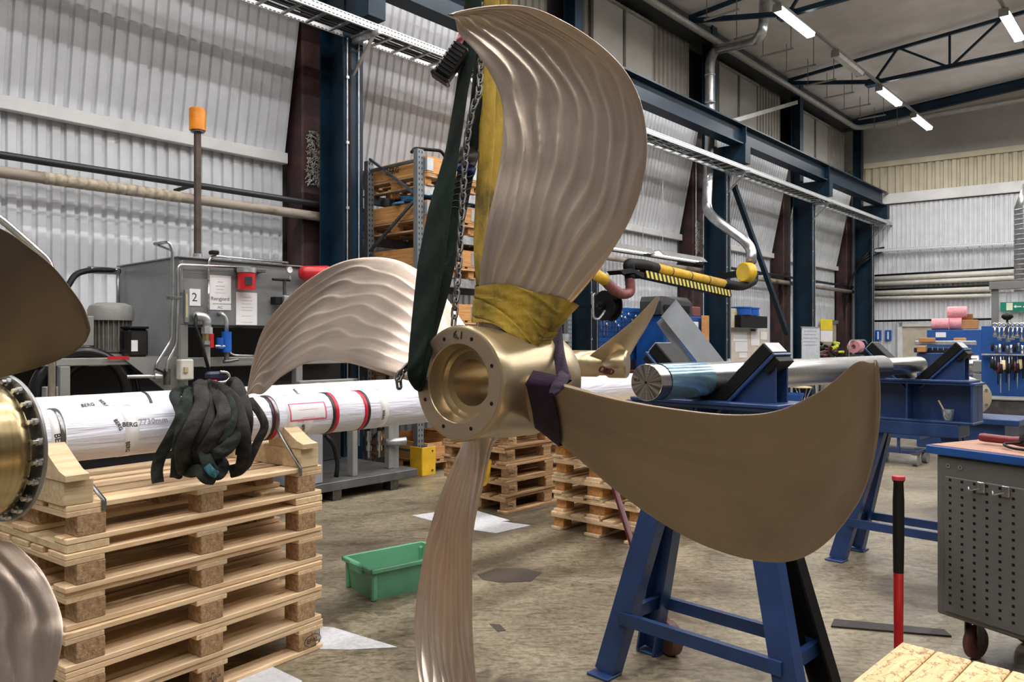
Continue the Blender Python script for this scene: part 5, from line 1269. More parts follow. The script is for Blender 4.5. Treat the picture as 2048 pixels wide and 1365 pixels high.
for r in range(18):
    for c in range(18):
        x = .075 + .058 * c; z = .86 - .0365 * r
        if x > TW - .06 or z < tz0 + .06: continue
        if hole0 is None: hole0 = MB().box((x, -.0102, z), (.0125, .001, .0125)).build('hole', BLACK, pn, world=False); hole0.location = Vector((x, -.0102, z)) - pn.location; hz = hole0.location.copy(); hx0, hz0 = x, z
        else: copy_tree(hole0, pn, hz + Vector((x - hx0, 0, z - hz0)))
top = MB().box((TW / 2 - .01, TD / 2, .995), (TW + .06, TD + .05, .04), None, .004).build('top_edge', M('trolley_blue_edge', (.012, .075, .30), .35, 0, .1, 5), trl)
tb = wood('oiled_top', srgb(168, 128, 108), srgb(128, 92, 76)); MB().box((TW / 2 - .01, TD / 2, 1.0165), (TW + .03, TD + .02, .004)).build('top_board', tb, trl)
for x, z in ((.06, .925), (.12, .925)): MB().lathe([(0, .006), (0, .011), (.003, .011), (.003, .006)], (x, -.001, z), (0, -1, 0), 14, closed=True).build('rivet', STEEL, trl)
for x in (.225, .335):
    mb = MB(); mb.box((x, -.016, .85), (.035, .008, .05), None, .003); mb.tube(fillet([(x - .05, -.03, .845), (x - .04, -.04, .83), (x - .005, -.02, .845)], .01), .004, 6); mb.build('hook', STEEL, trl)
for x, y in ((.11, .1), (TW - .12, .1), (.11, TD - .1), (TW - .12, TD - .1)):
    cs_ = MB(); cs_.box((x, y, .195), (.10, .10, .012)); cs_.box((x - .03, y + .02, .14), (.006, .05, .12)); cs_.box((x + .03, y + .02, .14), (.006, .05, .12)); k_ = cs_.build('caster_fork', DSTEEL, trl)
    w_ = MB(); w_.lathe([(-.02, .0), (-.02, .07), (-.012, .079), (.012, .079), (.02, .07), (.02, 0)], (x, y + .03, .079), (1, 0, 0), 28); w_.v = [q - k_.location for q in w_.v]; w_.build('caster_wheel', M('brown_caster', (.11, .035, .03), .5), k_, True, ang=40)
    w_ = MB().cyl((x - .024, y + .03, .079), (x + .024, y + .03, .079), .03, 16); w_.v = [q - k_.location for q in w_.v]; w_.build('caster_hub', DSTEEL, k_)
MB().tube(fillet([(-.001, .45, .80), (-.07, .45, .80), (-.07, .12, .80), (-.001, .12, .80)], .03), .012, 10).build('push_handle', STEEL, trl, True)
grd = thing('angle_grinder', 'red handled angle grinder lying on the trolley top', 'tool', P(1990, 880, 3.6) * 1 + Vector((0, 0, 1.0195 - P(1990, 880, 3.6).z)), TR)
MB().lathe([(-.13, 0), (-.13, .018), (-.11, .021), (.02, .019), (.06, .024), (.08, .024), (.08, 0)], (0, .1, .03), (1, 0, 0), 20).build('handle', M('dark_red_handle', (.17, .012, .018), .4), grd, True, ang=40)
MB().lathe([(0, 0), (0, .026), (.02, .036), (.16, .038), (.18, .03), (.18, 0)], (.07, .1, .042), (1, -.2, .05), 22).build('motor_body', GLOSSB, grd, True, ang=40)
MB().lathe([(0, 0), (0, .075), (.025, .075), (.04, .05), (.04, 0)], (.19, .16, .025), (0, -.3, 1), 26).build('disc_guard', DSTEEL, grd, True, ang=40)
MB().tube(smoothpath([(.08, .07, .03), (.03, .02, .02), (.10, -.03, .012), (.2, -.04, .012)], 6), .006, 6).build('cord', BLACK, grd, True)
# plank box in the right foreground
bx0 = PZ(1803, 1284, .40); bxr = V2; wb = thing('plank_crate', 'pale plank topped wooden crate in the right foreground corner', 'crate', bx0 - Z * .40, VR)
PATT = wood('patterned_plank', srgb(228, 200, 156), srgb(208, 168, 118), 4.0)
nt = PATT.node_tree; b = nt.nodes['Principled BSDF']; src = b.inputs['Base Color'].links[0].from_socket
tc = nn(nt, 'ShaderNodeTexCoord'); wv = nn(nt, 'ShaderNodeTexWave', wave_type='RINGS', Scale=7.0, Distortion=11.0, Detail=3.0); wv.inputs['Detail Scale'].default_value = 3.0; nt.links.new(tc.outputs['Object'], wv.inputs[0])
rp = nn(nt, 'ShaderNodeValToRGB'); e = rp.color_ramp.elements; e[0].position = .90; e[0].color = (1, 1, 1, 1); e[1].position = .99; e[1].color = (.40, .32, .25, 1); nt.links.new(wv.outputs[0], rp.inputs[0])
mx = nn(nt, 'ShaderNodeMixRGB', blend_type='MULTIPLY'); mx.inputs[0].default_value = .8; nt.links.new(src, mx.inputs[1]); nt.links.new(rp.outputs[0], mx.inputs[2]); nt.links.new(mx.outputs[0], b.inputs['Base Color'])
for k in range(7):
    o = MB().box((0, 0, 0), (1.0, .112, .022), None, .004).build('plank', PATT, wb); o.location = (.058 + .117 * k, -.5, .389); o.rotation_euler = (0, 0, math.pi / 2)
for x in (.05, .42, .78): MB().box((x, -.5, .188), (.04, .96, .376), None, .004).build('side_board', PINEW, wb)
for y in (-.97, -.03): MB().box((.41, y, .34), (.78, .03, .07), None, .004).build('rail', PINEW, wb)
# sledge hammer handle, flat bar, red pallet truck handle
hb = PZ(1797, 1441, 0); hm = thing('sledge_hammer', 'sledge hammer standing on its head, black grip and red handle upright', 'hammer', hb)
MB().box((0, 0, .035), (.06, .14, .07), -.5, .012).build('head', DSTEEL, hm)
ht = P(1803, 953, hb.y).z
MB().lathe([(.06, 0), (.06, .016), (ht * .61, .019), (ht * .61, 0)], (0, 0, 0), Z, 20).build('shaft', RED, hm, True, ang=40)
MB().lathe([(ht * .605, 0), (ht * .605, .0195), (ht * .75, .0215), (ht * .9, .0215), (ht * .975, .0185), (ht * .985, .024), (ht * .99, .024)], (0, 0, 0), Z, 20).build('grip', BLACK, hm, True, ang=40)
MB().lathe([(ht * .985, 0), (ht * .985, .025), (ht, .024), (ht, 0)], (0, 0, 0), Z, 20).build('end_cap', M('red_rubber_cap', (.45, .04, .05), .5), hm, True, ang=40)
mb = MB(); mb.prism([PZ(1668, 1242, 0), PZ(1888, 1263, 0), PZ(1903, 1276, 0), PZ(1662, 1256, 0)], Z * .01); mb.build('flat_bar', M('rusty_dark_bar', (.05, .045, .042), .5, .5, 0, 14, col2=(.16, .09, .06), lo=.3, hi=.4), None, label='dark flat steel bar lying on the floor behind the hammer handle', cat='steel bar')
pt = thing('pallet_truck', 'dark red pallet truck handle leaning behind the blue trestle', 'pallet truck', PZ(1300, 1215, 0))
DR = M('dark_red_tube', (.075, .006, .012), .4, 0, .2, 8)
MB().tube([PZ(1300, 1215, .09), P(1268, 1100, 4.55), P(1232, 985, 4.8), P(1205, 900, 5.0)], .02, 10).build('handle', DR, pt, True, world=True)
c = PZ(1340, 1310, 0) + Z * .08; MB().lathe([(-.03, 0), (-.03, .07), (-.02, .08), (.02, .08), (.03, .07), (.03, 0)], c, Vector((1, .4, 0)), 22).build('wheel', M('brown_wheel', (.12, .05, .035), .5), pt, True, world=True, ang=40)
MB().beam(c + Z * .02, PZ(1300, 1215, .11), .06, .06).build('fork', DR, pt, world=True)
# blue trolley on casters, bronze hub on blue stand behind the rear cradle
bt = thing('blue_trolley', 'low blue trolley on grey casters behind the rear trestle', 'trolley', PZ(1800, 925, 0), VR)
MB().box((0, 0, .36), (.6, .5, .06), None, .005).build('deck', ROYAL, bt); MB().box((0, 0, .16), (.5, .4, .04), None, .005).build('frame', ROYAL, bt)
for x in (-.22, .05): MB().box((x, -.2, .25), (.03, .03, .2)).build('post', ROYAL, bt)
for y in (-.18, .18): 
    for x in (-.24, .24): MB().lathe([(-.03, 0), (-.03, .07), (.03, .07), (.03, 0)], (x, y, .07), (1, 0, 0), 18).build('caster', LGREY, bt, True, ang=40); MB().box((x, y, .15), (.09, .07, .03)).build('caster_fork', DSTEEL, bt)
hs = thing('hub_stand', 'blue floor stand carrying a pale bronze hub beside the rear cradle', 'stand', Vector((P(1940, 778, 6.6).x, 6.6, 0)), VR)
MB().box((.05, .05, .42), (.5, .5, .84), None, .01).build('stand', ROYAL, hs); MB().box((.1, 0, .86), (.62, .5, .05), None, .006).build('plate', ROYAL, hs)
hbz = thing('bronze_hub', 'pale bronze hub with a flange lying on the blue stand by the tool wall', 'hub', Vector((P(1932, 776, 6.55).x, 6.55, .886)), VR)
CREAMB = M('pale_bronze', (.62, .56, .40), .35, .5, .15, 5)
MB().lathe([(-.12, 0), (-.12, .155), (-.10, .165), (.18, .15), (.2, .10), (.2, 0)], (0, 0, .17), Vector((.5, -1, 0)), 36).build('flange', CREAMB, hbz, True, ang=35)
for k in range(6): MB().cyl(Vector((0, 0, .17)) + Matrix.Rotation(k * math.pi / 3, 3, Vector((.5, -1, 0)).normalized()) @ (Z * .12) + Vector((.5, -1, 0)).normalized() * .18, Vector((0, 0, .17)) + Matrix.Rotation(k * math.pi / 3, 3, Vector((.5, -1, 0)).normalized()) @ (Z * .12) + Vector((.5, -1, 0)).normalized() * .205, .012, 8).build('stud', STEEL, hbz)
# ------------------------------------------------------------------ workshop along the wall, behind the shaft
def wb_(name, x0, y0, x1, y1, o, dep, mat, parent=None, bev=.008, nm=None, **kw):
    """box whose front face covers the pixel rectangle on the plane at offset o, going back by dep"""
    a, b_ = PO(x0, y0, o), PO(x1, y1, o); s0, s1 = SO(x0, o), SO(x1, o); d = W((s0 + s1) / 2, o).y
    zt, zb = CH - (y0 - CY) / F * d, CH - (y1 - CY) / F * d
    return MB().box(W((s0 + s1) / 2, o + dep / 2, (zt + zb) / 2), (s1 - s0, dep, zt - zb), RW, bev).build(name, mat, parent, world=parent is not None, **kw)
def wthing(name, label, cat, x, o, z=0, group=None): return thing(name, label, cat, W(SO(x, o), o, z), WROT, group)
# bench lamps
for k, (x0, x1, y0, y1) in enumerate(((1215, 1298, 498, 512), (1314, 1402, 517, 533))):
    s0, s1 = SO(x0, 7.3), SO(x1, 7.3); g = thing('bench_lamp', ('left', 'right')[k] + ' bright strip lamp hanging over the workbench behind the yellow arm', 'lamp', W((s0 + s1) / 2, 7.3, 3.06), WROT, 'strip lamps over the bench')
    L = s1 - s0; MB().prism([(-L / 2, -.14, .0), (-L / 2, -.05, .10), (-L / 2, .05, .10), (-L / 2, .14, .0), (-L / 2, .12, 0), (-L / 2, .04, .085), (-L / 2, -.04, .085), (-L / 2, -.12, 0)], (L, 0, 0)).build('reflector', LGREY, g)
    for y in (-.045, .045): MB().cyl((-L / 2 + .03, y, .035), (L / 2 - .03, y, .035), .02, 10).build('tube', EM('bench_tube', (1, .98, .95), 9), g, True)
    for x in (-L / 2 + .2, L / 2 - .2): MB().tube([(x, 0, .1), (x, 0, 1.95)], .006, 5).build('hanger', GALV, g)
# workbench, tool board, tools
wbn = thing('workbench', 'long blue workbench under the bench lamps', 'workbench', W(SO(1265, 7.3), 7.3), WROT)
sb0, sb1 = SO(1204, 7.3), SO(1326, 7.3)
MB().box(W((sb0 + sb1) / 2, 7.62, .9), (sb1 - sb0, .6, .05), RW, .006).build('top', M('bench_top_dark', (.10, .03, .03), .5), wbn, world=True)
for s_ in (sb0 + .1, (sb0 + sb1) / 2, sb1 - .1): MB().box(W(s_, 7.55, .44), (.08, .7, .87), RW, .005).build('leg', ROYAL, wbn, world=True)
BLUEB = M('tool_board_blue', (.012, .085, .33), .4, 0, .1, 6)
tbd = wthing('tool_board', 'blue perforated tool board with spanners above the workbench', 'tool board', 1260, 8.0, .95)
wb_('board', 1185, 616, 1322, 720, 8.0, .02, BLUEB, tbd, .003)
for k in range(9): wb_('slot_row', 1190, 624 + 10 * k, 1320, 625.2 + 10 * k, 7.997, .004, INK, tbd, 0)
def spanner(x, y, L, o, label, group, mat=STEEL):
    d = W(SO(x, o), o).y; c = PO(x, y, o); mb = MB(); h = L / F * d
    mb.box(c - Z * h / 2, (.016, .008, h), RW, .002); mb.tube([c + U * math.cos(a) * .022 + Z * math.sin(a) * .022 for a in [2 * math.pi * q / 10 for q in range(10)]], .008, 5, closed=True)
    mb.lathe([(-.005, .01), (-.005, .026), (.005, .026), (.005, .01)], c - Z * h, N, 8, closed=True); return mb.build('spanner', mat, None, label=label, cat='spanner', group=group)
for k in range(9): spanner(1196 + 6 * k, 628 + (k * 7) % 25, 16 + (k * 5) % 12, 7.985, ORD[k] + ' chrome spanner from the left on the blue board over the bench', 'spanners on the bench board')
for k in range(5): spanner(1244 + 7 * k, 625 + (k * 11) % 18, 20, 7.985, ORD[k] + ' chrome spanner from the left behind the small upright blade', 'spanners behind the small blade')
for k, (x, y) in enumerate(((1270, 655), (1286, 665), (1300, 680), (1258, 690), (1300, 655))):
    g = wthing('screwdriver', ['red', 'orange', 'red and black', 'pale', 'wide blade'][k] + ' handled screwdriver hanging on the blue tool board', 'screwdriver', x, 7.98, PO(x, y + 14, 7.98).z, 'screwdrivers on the bench board')
    c = PO(x, y, 7.97); MB().cyl(c, c - Z * .10, .016, 10).build('handle', [RED, ORANGE, RED, PINEW, LGREY][k], g, world=True); MB().cyl(c - Z * .1, c - Z * .24, .005, 6).build('blade', STEEL, g, world=True)
# square, boxes on the bench
sq = wthing('steel_square', 'steel rule hanging in an inverted V on the tool board', 'rule', 1303, 7.98, 1.5)
MB().beam(PO(1307, 628, 7.97), PO(1300, 672, 7.97), .05, .006, N).build('blade', GALV, sq, world=True); MB().beam(PO(1308, 628, 7.975), PO(1313, 672, 7.975), .05, .006, N).build('blade', GALV, sq, world=True)
for k, (x0, y0, x1, y1, m_, l) in enumerate(((1180, 680, 1200, 712, LGREY, 'small grey box on the bench beside the hose reel column'), (1210, 706, 1232, 716, DSTEEL, 'dark tool block on the bench'), (1270, 708, 1300, 716, M('bench_red_box', (.2, .02, .02), .5), 'low dark red tray on the bench by the shaft end'))):
    b_ = wb_('bench_box', x0, y0, x1, y1, 7.4, .2, m_, None, .01); b_.location.z = .927; tag(b_, l, 'box')
# blue cupboard with printer
cup2 = wthing('blue_cupboard', 'tall blue steel cupboard with papers taped to its door', 'cupboard', 1365, 7.3)
s0, s1 = SO(1328, 7.3), SO(1405, 7.3); MB().box(W((s0 + s1) / 2, 7.6, 1.0), (s1 - s0, .6, 2.0), RW, .01).build('body', BLUEB, cup2, world=True)
wb_('door', 1331, 634, 1403, 760, 7.285, .02, BLUEB, cup2)
for x0, x1, y0, y1 in ((1363, 1374, 644, 664), (1385, 1397, 644, 672), (1385, 1397, 674, 705)):
    wb_('paper', x0, y0, x1, y1, 7.278, .003, PAPER, cup2, 0)
wb_('print_block', 1388, 659, 1394, 666, 7.275, .003, DSTEEL, cup2, 0)
pr = wthing('dark_case', 'dark grey plastic equipment case on top of the blue cupboard', 'case', 1355, 7.3, 2.001)
s0, s1 = SO(1322, 7.32), SO(1384, 7.32)
zc_ = PO(1350, 594, 7.32).z
MB().prism([W(s0, 7.32, 2.005), W(s0, 7.32, zc_ - .1), W(s0 + .12, 7.36, zc_), W(s1 - .12, 7.36, zc_), W(s1, 7.32, zc_ - .1), W(s1, 7.32, 2.005)], N * .45).build('case', M('case_dark_grey', (.045, .045, .05), .4), pr, world=True)
MB().box(W((s0 + s1) / 2, 7.315, 2.12), (s1 - s0 - .2, .01, .14), RW, .004).build('front_panel', BLACK, pr, world=True)
o = wb_('cloth_box', 1387, 606, 1402, 626, 7.4, .2, M('dull_red_box', (.25, .08, .07), .6), None, .02); o.location.z = 2.001; tag(o, 'small dull red box on the cupboard beside the dark case', 'box')
# leaning grey panels and plywood
GP = M('grey_panel_paint', (.26, .28, .31), .4, 0, .08, 3)
for k, (a, b_, wd, nm) in enumerate((((1322, 634, 6.6), (1392, 722, 6.3), .42, 'wide grey steel panel leaning behind the shaft end'), ((1313, 646, 6.75), (1365, 722, 6.5), .16, 'narrow grey steel panel leaning left of the wide one'))):
    p0, p1 = PO(*a), PO(*b_); d = (p1 - p0).normalized(); sd = (U * .8 - N * .35); sd = (sd - d * sd.dot(d)).normalized(); p1 = p1 + d * ((p1.z - .02) / -d.z)
    MB().box((p0 + p1) / 2 + sd * wd / 2, (wd, (p1 - p0).length, .02), cols(sd, d, sd.cross(d)), .003).build('steel_sheet', GP, None, label=nm, cat='panel')
s0, s1 = SO(1406, 7.2), SO(1419, 7.2); MB().box(W((s0 + s1) / 2, 7.22, 1.01), (s1 - s0, .03, 2.02), RW, .003).build('plywood_board', PLY, None, label='upright plywood board between the cupboard and the blue column', cat='board')
# hose reel on the second column
hr = wthing('hose_reel', 'black hose reel with a bent bracket on the blue column', 'hose reel', 1212, 6.75, PO(1212, 640, 6.8).z)
c = PO(1216, 612, 6.8); ax_ = (N * .25 - U).normalized()
MB().lathe([(-.09, .0), (-.09, .235), (-.07, .235), (-.07, .17), (.07, .17), (.07, .235), (.09, .235), (.09, 0)], c, ax_, 34).build('drum', BLACK, hr, True, world=True, ang=35)
MB().lathe([(.09, 0), (.09, .06), (.16, .06), (.16, .03), (.22, .03), (.22, 0)], c, ax_, 18).build('hub', GLOSSB, hr, True, world=True, ang=35)
MB().tube(fillet([PO(1210, 622, 6.7), PO(1203, 632, 6.7), PO(1196, 640, 6.7), PO(1186, 636, 6.7), PO(1186, 590, 6.7), PO(1190, 588, 6.7)], .05), .018, 8).build('bracket', GALV, hr, True, world=True)
MB().beam(c, c + N * .55 + U * .05, .06, .06).build('mount', BLACK, hr, world=True)
# extraction arm
YELH = M('yellow_hose', (.60, .36, .025), .5, 0, .2, 7, .3, 30); ARO = 6.5
ea = thing('extraction_arm', 'yellow fume extraction arm with black and yellow striped beam', 'extraction arm', PO(1495, 548, ARO), WROT)
et = lambda nm, pts, r, m_, n=14, fl=.12: MB().tube(fillet([PO(*q) for q in pts], fl), r, n).build(nm, m_, ea, True, world=True)
et('arm_tube', [(1311, 537, ARO), (1446, 568, ARO)], .085, YELH); et('elbow_hose', [(1260, 545, ARO), (1256, 528, ARO), (1285, 530, ARO), (1312, 537, ARO)], .088, BLACK)
et('swivel_hose', [(1444, 568, ARO), (1485, 574, ARO), (1508, 562, ARO), (1507, 545, ARO)], .085, BLACK, 14, .3)
for x in (1338, 1376, 1412): et('band', [(x, 537 + (x - 1311) * .2296, ARO), (x + 2, 537.4 + (x - 1311) * .2296, ARO)], .088, M('dark_band', (.10, .07, .02), .5))
HAZ, nt, b = nodes('hazard_stripes'); tc = nn(nt, 'ShaderNodeTexCoord'); sp = nn(nt, 'ShaderNodeSeparateXYZ'); nt.links.new(tc.outputs['Object'], sp.inputs[0])
st_ = mth('GREATER_THAN', mth('FRACT', mth('MULTIPLY', mth('ADD', sp.outputs[0], mth('MULTIPLY', sp.outputs[2], .5)), 8.0)), .5); mx = nn(nt, 'ShaderNodeMixRGB'); mx.inputs[1].default_value = (.012, .012, .012, 1); mx.inputs[2].default_value = (.72, .60, .12, 1); nt.links.new(st_, mx.inputs[0]); nt.links.new(mx.outputs[0], b.inputs['Base Color'])
a, b_ = PO(1285, 549, ARO), PO(1456, 588, ARO - .02); d = (b_ - a).normalized(); up_ = (Z - d * Z.dot(d)).normalized(); sd = d.cross(up_)
beamo = MB().box((0, 0, 0), ((b_ - a).length, .012, .11), None, 0).build('striped_plate', HAZ, ea); inv = WM(ea).inverted()
mm = inv @ (Matrix.Translation((a + b_) / 2 + sd * .066) @ cols(d, -sd, up_).to_4x4()); beamo.location = mm.translation; beamo.rotation_euler = mm.to_euler()
MB().beam(a, b_, .12, .13, up_).build('beam', BLACK, ea, world=True)
MB().prism([PO(1241, 541, ARO - .1), PO(1262, 537, ARO - .1), PO(1289, 546, ARO - .1), PO(1288, 557, ARO - .1), PO(1268, 546, ARO - .1), PO(1247, 549, ARO - .1)], N * .25).build('plate', BLACK, ea, world=True)
REDH = M('dull_red_hose', (.22, .075, .075), .55, 0, .3, 12, .4, 60)
cr_ = fillet([PO(1259, 556, ARO), PO(1262, 585, ARO), PO(1245, 590, ARO), PO(1225, 578, ARO), PO(1208, 560, ARO)], .25, 8); sm = smoothpath(cr_, 4)
MB().tube(sm, [.075 * (1 + .06 * (i % 2)) for i in range(len(sm))], 14).build('flexible_hose', REDH, ea, True, world=True); et('hose_end', [(1210, 561, ARO), (1190, 548, ARO)], .085, YELH); et('collar', [(1259, 546, ARO), (1260, 558, ARO)], .082, BLACK)
hc = PO(1493, 545, ARO - .05); MB().lathe([(-.1, 0), (-.1, .17), (-.08, .19), (.08, .19), (.1, .17), (.1, 0)], hc, (U + N * -.35).normalized(), 26).build('swivel_hub', M('arm_yellow_paint', (.65, .42, .02), .4), ea, True, world=True, ang=35)
MB().beam(hc, W(SO(1440, 7.3), 7.3, hc.z), .10, .12).build('wall_mount', BLACK, ea, world=True)
# ventilation duct
DUCT = M('spiral_duct', (.46, .47, .48), .3, .85, .2, 9)
dv = thing('ventilation_duct', 'galvanised ventilation duct bending down past the crane beam to the yellow arm', 'duct', PO(1503, 515, ARO), WROT)
pts = [PO(1530, -40, 6.2), PO(1527, 60, 6.2), PO(1512, 82, 6.4), PO(1430, 100, 7.5), PO(1420, 120, 7.5), PO(1420, 270, 7.5), PO(1413, 420, 7.45), PO(1430, 440, 7.2), PO(1490, 482, 6.6), PO(1503, 500, 6.5), PO(1502, 525, 6.45)]
MB().tube(fillet(pts, .3), .10, 16).build('duct', DUCT, dv, True, world=True)
for (x, y, o) in ((1420, 150, 7.49), (1420, 205, 7.46), (1417, 330, 7.48), (1450, 454, 7.0), (1475, 471, 6.76)): c = PO(x, y, o); MB().tube([c + Z * .02, c - Z * .02], .106, 16).build('joint', GALV, dv, True, world=True)
# braces between the columns
MB().beam(PO(1468, 372, 7.5), PO(1574, 668, 7.5), .10, .10).build('diagonal_brace', NAVY, None, label='dark blue diagonal brace right of the extraction arm column', cat='brace')
MB().beam(PO(1458, 244, 7.1), PO(1592, 205, 7.55), .09, .09).build('strut', LGREY, None, label='grey strut crossing high above the crane beam', cat='brace')
# notice wall to the right of the third column
ob = 7.75
nb = wthing('pin_board', 'cream pin board with brochures and notices', 'notice board', 1500, ob, PO(1500, 716, ob).z - .6)
CRB = M('cream_board', (.62, .55, .46), .6); wb_('board', 1462, 657, 1536, 740, ob, .03, CRB, nb)
for x0, y0, x1, y1, m_ in ((1466, 664, 1494, 683, PAPER), (1470, 684, 1495, 704, PAPER), (1502, 659, 1519, 692, PAPER), (1521, 664, 1534, 680, PAPER), (1478, 706, 1494, 716, PAPER)): wb_('notice', x0, y0, x1, y1, ob - .01, .008, m_, nb, 0)
wb_('header', 1502, 659, 1511, 663, ob - .014, .004, INK, nb, 0)
eb = wthing('switch_cabinet', 'cream switch cabinet with a yellow strip beside the blue column', 'cabinet', 1466, ob, PO(1466, 656, ob).z); wb_('cabinet', 1454, 617, 1477, 656, ob - .1, .14, M('cream_cabinet', (.60, .57, .45), .45), eb); wb_('yellow_strip', 1470, 624, 1475, 652, ob - .105, .006, YEL, eb, 0)
for k in range(3): wb_('socket', 1456, 620 + 13 * k, 1461, 627 + 13 * k, ob - .106, .008, INK, eb, 0)
bs = wthing('black_shelf_box', 'black box shelf on the wall carrying two blue reels', 'shelf', 1505, ob, PO(1505, 656, ob).z); wb_('box', 1482, 632, 1535, 656, ob - .25, .3, BLACK, bs)
for k, (x0, x1, y0) in enumerate(((1477, 1496, 613), (1498, 1513, 614))):
    s_ = (SO(x0, 7.6) + SO(x1, 7.6)) / 2; r_ = (SO(x1, 7.6) - SO(x0, 7.6)) / 2; zb = PO(1505, 631, 7.5).z; g = thing('blue_reel', ('larger', 'smaller')[k] + ' blue plastic reel on the black shelf box', 'reel', W(s_, 7.65, zb), 0)
    MB().lathe([(0, 0), (0, r_), (.02, r_), (.02, r_ * .92), (.15, r_ * .92), (.15, r_), (.18, r_), (.18, 0)], (0, 0, 0), Z, 22).build('reel', BLUEPL, g, True, ang=35)
wd = wthing('bench_bottle', 'blue and white bottle on the bench below the pin board', 'bottle', 1458, 6.85, .876)
MB().box(W(SO(1458, 6.85), 6.85, .85), (.7, .4, .05), RW).build('bottle_shelf', LGREY, None, label='grey side table under the pin board', cat='table').name = 'side_table'
MB().lathe([(0, 0), (0, .09), (.22, .09), (.26, .03), (.3, .03), (.3, 0)], (0, 0, 0), Z, 16).build('body', M('pale_bottle', (.6, .66, .75), .3), wd, True, ang=40)
# whiteboard, yellow notice, clothes, pink roll
wbd = wthing('whiteboard', 'whiteboard with writing standing at the fourth blue column', 'whiteboard', 1622, 7.1, .5); wb_('board', 1605, 655, 1640, 740, 7.1, .03, M('whiteboard_face', (.58, .62, .68), .3), wbd); wb_('frame', 1604, 654, 1641, 656, 7.09, .04, GALV, wbd, 0)
for k in range(5): wb_('written_line', 1608, 662 + 7 * k, 1634 - 3 * (k % 2), 663 + 7 * k, 7.095, .004, M('faint_marker', (.30, .33, .40), .5), wbd, 0)
yn = wthing('clip_board', 'yellow and white notice hanging on the beige door', 'notice', 1654, 7.6, PO(1654, 685, 7.6).z); wb_('yellow_sheet', 1642, 639, 1665, 661, 7.6, .02, M('notice_yellow', (.80, .62, .01), .5), yn, 0); wb_('white_sheet', 1642, 662, 1665, 684, 7.6, .02, PAPER, yn, 0)
dr = struct('door_1', MB().box(W(SO(1657, 8.2), 8.2, 1.02), (1.0, .1, 2.04), RW), M('beige_door', (.42, .39, .30), .5))
MB().box(W(SO(1657, 8.2), 8.17, 2.09), (1.14, .12, .1), RW).build('lintel', GALV, dr, world=True)
cl = wthing('coat_heap', 'dark work clothes and gloves heaped with yellow bits below the notice', 'clothes', 1662, 7.2, .9)
rnd = random.Random(4)
for k in range(26):
    c = PO(rnd.uniform(1643, 1682), rnd.uniform(688, 714), 7.2); MB().tube(smoothpath([c, c + Vector((rnd.uniform(-.15, .15), .02, rnd.uniform(-.1, .1))), c + Vector((rnd.uniform(-.2, .2), 0, rnd.uniform(-.2, .05)))], 3), rnd.uniform(.03, .06), 6).build('garment', [BLACK, BLACK, BLACK, DR, M('hi_vis', (.55, .62, .05), .5)][k % 5], cl, True, world=True)
rk = thing('roll_stand', 'stand with a pink paper roll at the far end of the shaft', 'roll stand', W(SO(1712, 6.9), 6.9), WROT)
c = PO(1712, 694, 6.9); MB().lathe([(-.2, .06), (-.2, .17), (.2, .17), (.2, .06)], c, U, 24, closed=True).build('paper_roll', PINK, rk, True, world=True, ang=35)
MB().tube(fillet([PO(1698, 720, 6.9), PO(1698, 686, 6.9), PO(1702, 681, 6.9), PO(1730, 681, 6.9), PO(1734, 688, 6.9)], .08), .02, 8).build('frame', GALV, rk, True, world=True); MB().box(W(SO(1712, 6.9), 6.9, .6), (.6, .4, 1.1), RW, .01).build('base', DSTEEL, rk, world=True)
# small folding table and blue bin under the shaft
ft = thing('folding_table', 'small round folding table behind the steel shaft', 'table', PZ(1605, 850, 0)); dft = ft.location.y
MB().lathe([(0, 0), (0, .16), (.02, .16), (.02, 0)], (0, 0, P(1612, 776, dft).z), Z, 24).build('top', PINEW, ft)
for a, b_ in (((-.1, 0), (.12, .2)), ((.12, 0), (-.1, .2)), ((-.1, .2), (.12, 0)), ((.12, .2), (-.1, 0))): MB().tube([(a[0], a[1] - .1, 0), (b_[0], b_[1] - .1, P(1612, 776, dft).z)], .01, 6).build('leg', STEEL, ft)
bb = thing('blue_bin', 'blue plastic bin standing behind the steel shaft', 'bin', PZ(1580, 855, 0)); MB().lathe([(0, 0), (0, .17), (.55, .22), (.57, .235), (.6, .235), (.6, .21), (.02, .16), (.02, 0)], (0, 0, 0), Z, 26).build('bin', BLUEB, bb, True, ang=40)
# ------------------------------------------------------------------ far wall
def fw(x0, y0, x1, y1, out, dep, mat, name, parent=None, bev=.006, **kw):
    t0, t1 = FT(x0), FT(x1); xm = (x0 + x1) / 2; zt, zb = FZ(xm, y0), FZ(xm, y1)
    return MB().box(FW((t0 + t1) / 2, out, (zt + zb) / 2), (t1 - t0, dep, zt - zb), cols(FR, FN, Z), bev).build(name, mat, parent, world=parent is not None, **kw)
lf = ladder('cable_ladder', 'galvanised cable ladder along the far wall above the white pipes', FW(FT(1748), .45, FZ(1748, 505)), FW(FT(2140), .45, FZ(2030, 489)), FN, .3)
for k, (ya, yb, r, l) in enumerate(((560, 545, .07, 'upper white pipe of the upper pair on the far wall'), (570, 557, .07, 'lower white pipe of the upper pair on the far wall'), (588, 579, .075, 'upper white pipe of the lower pair on the far wall'), (598, 592, .055, 'lowest white pipe on the far wall'))):
    MB().tube([FW(FT(1742), .2, FZ(1742, ya)), FW(FT(2060 if k < 2 else 1985), .2, FZ(2030 if k < 2 else 1985, yb))], r, 10).build('wall_pipe', M('white_pipe_paint', (.66, .64, .58), .4), None, True, label=l, cat='pipe')
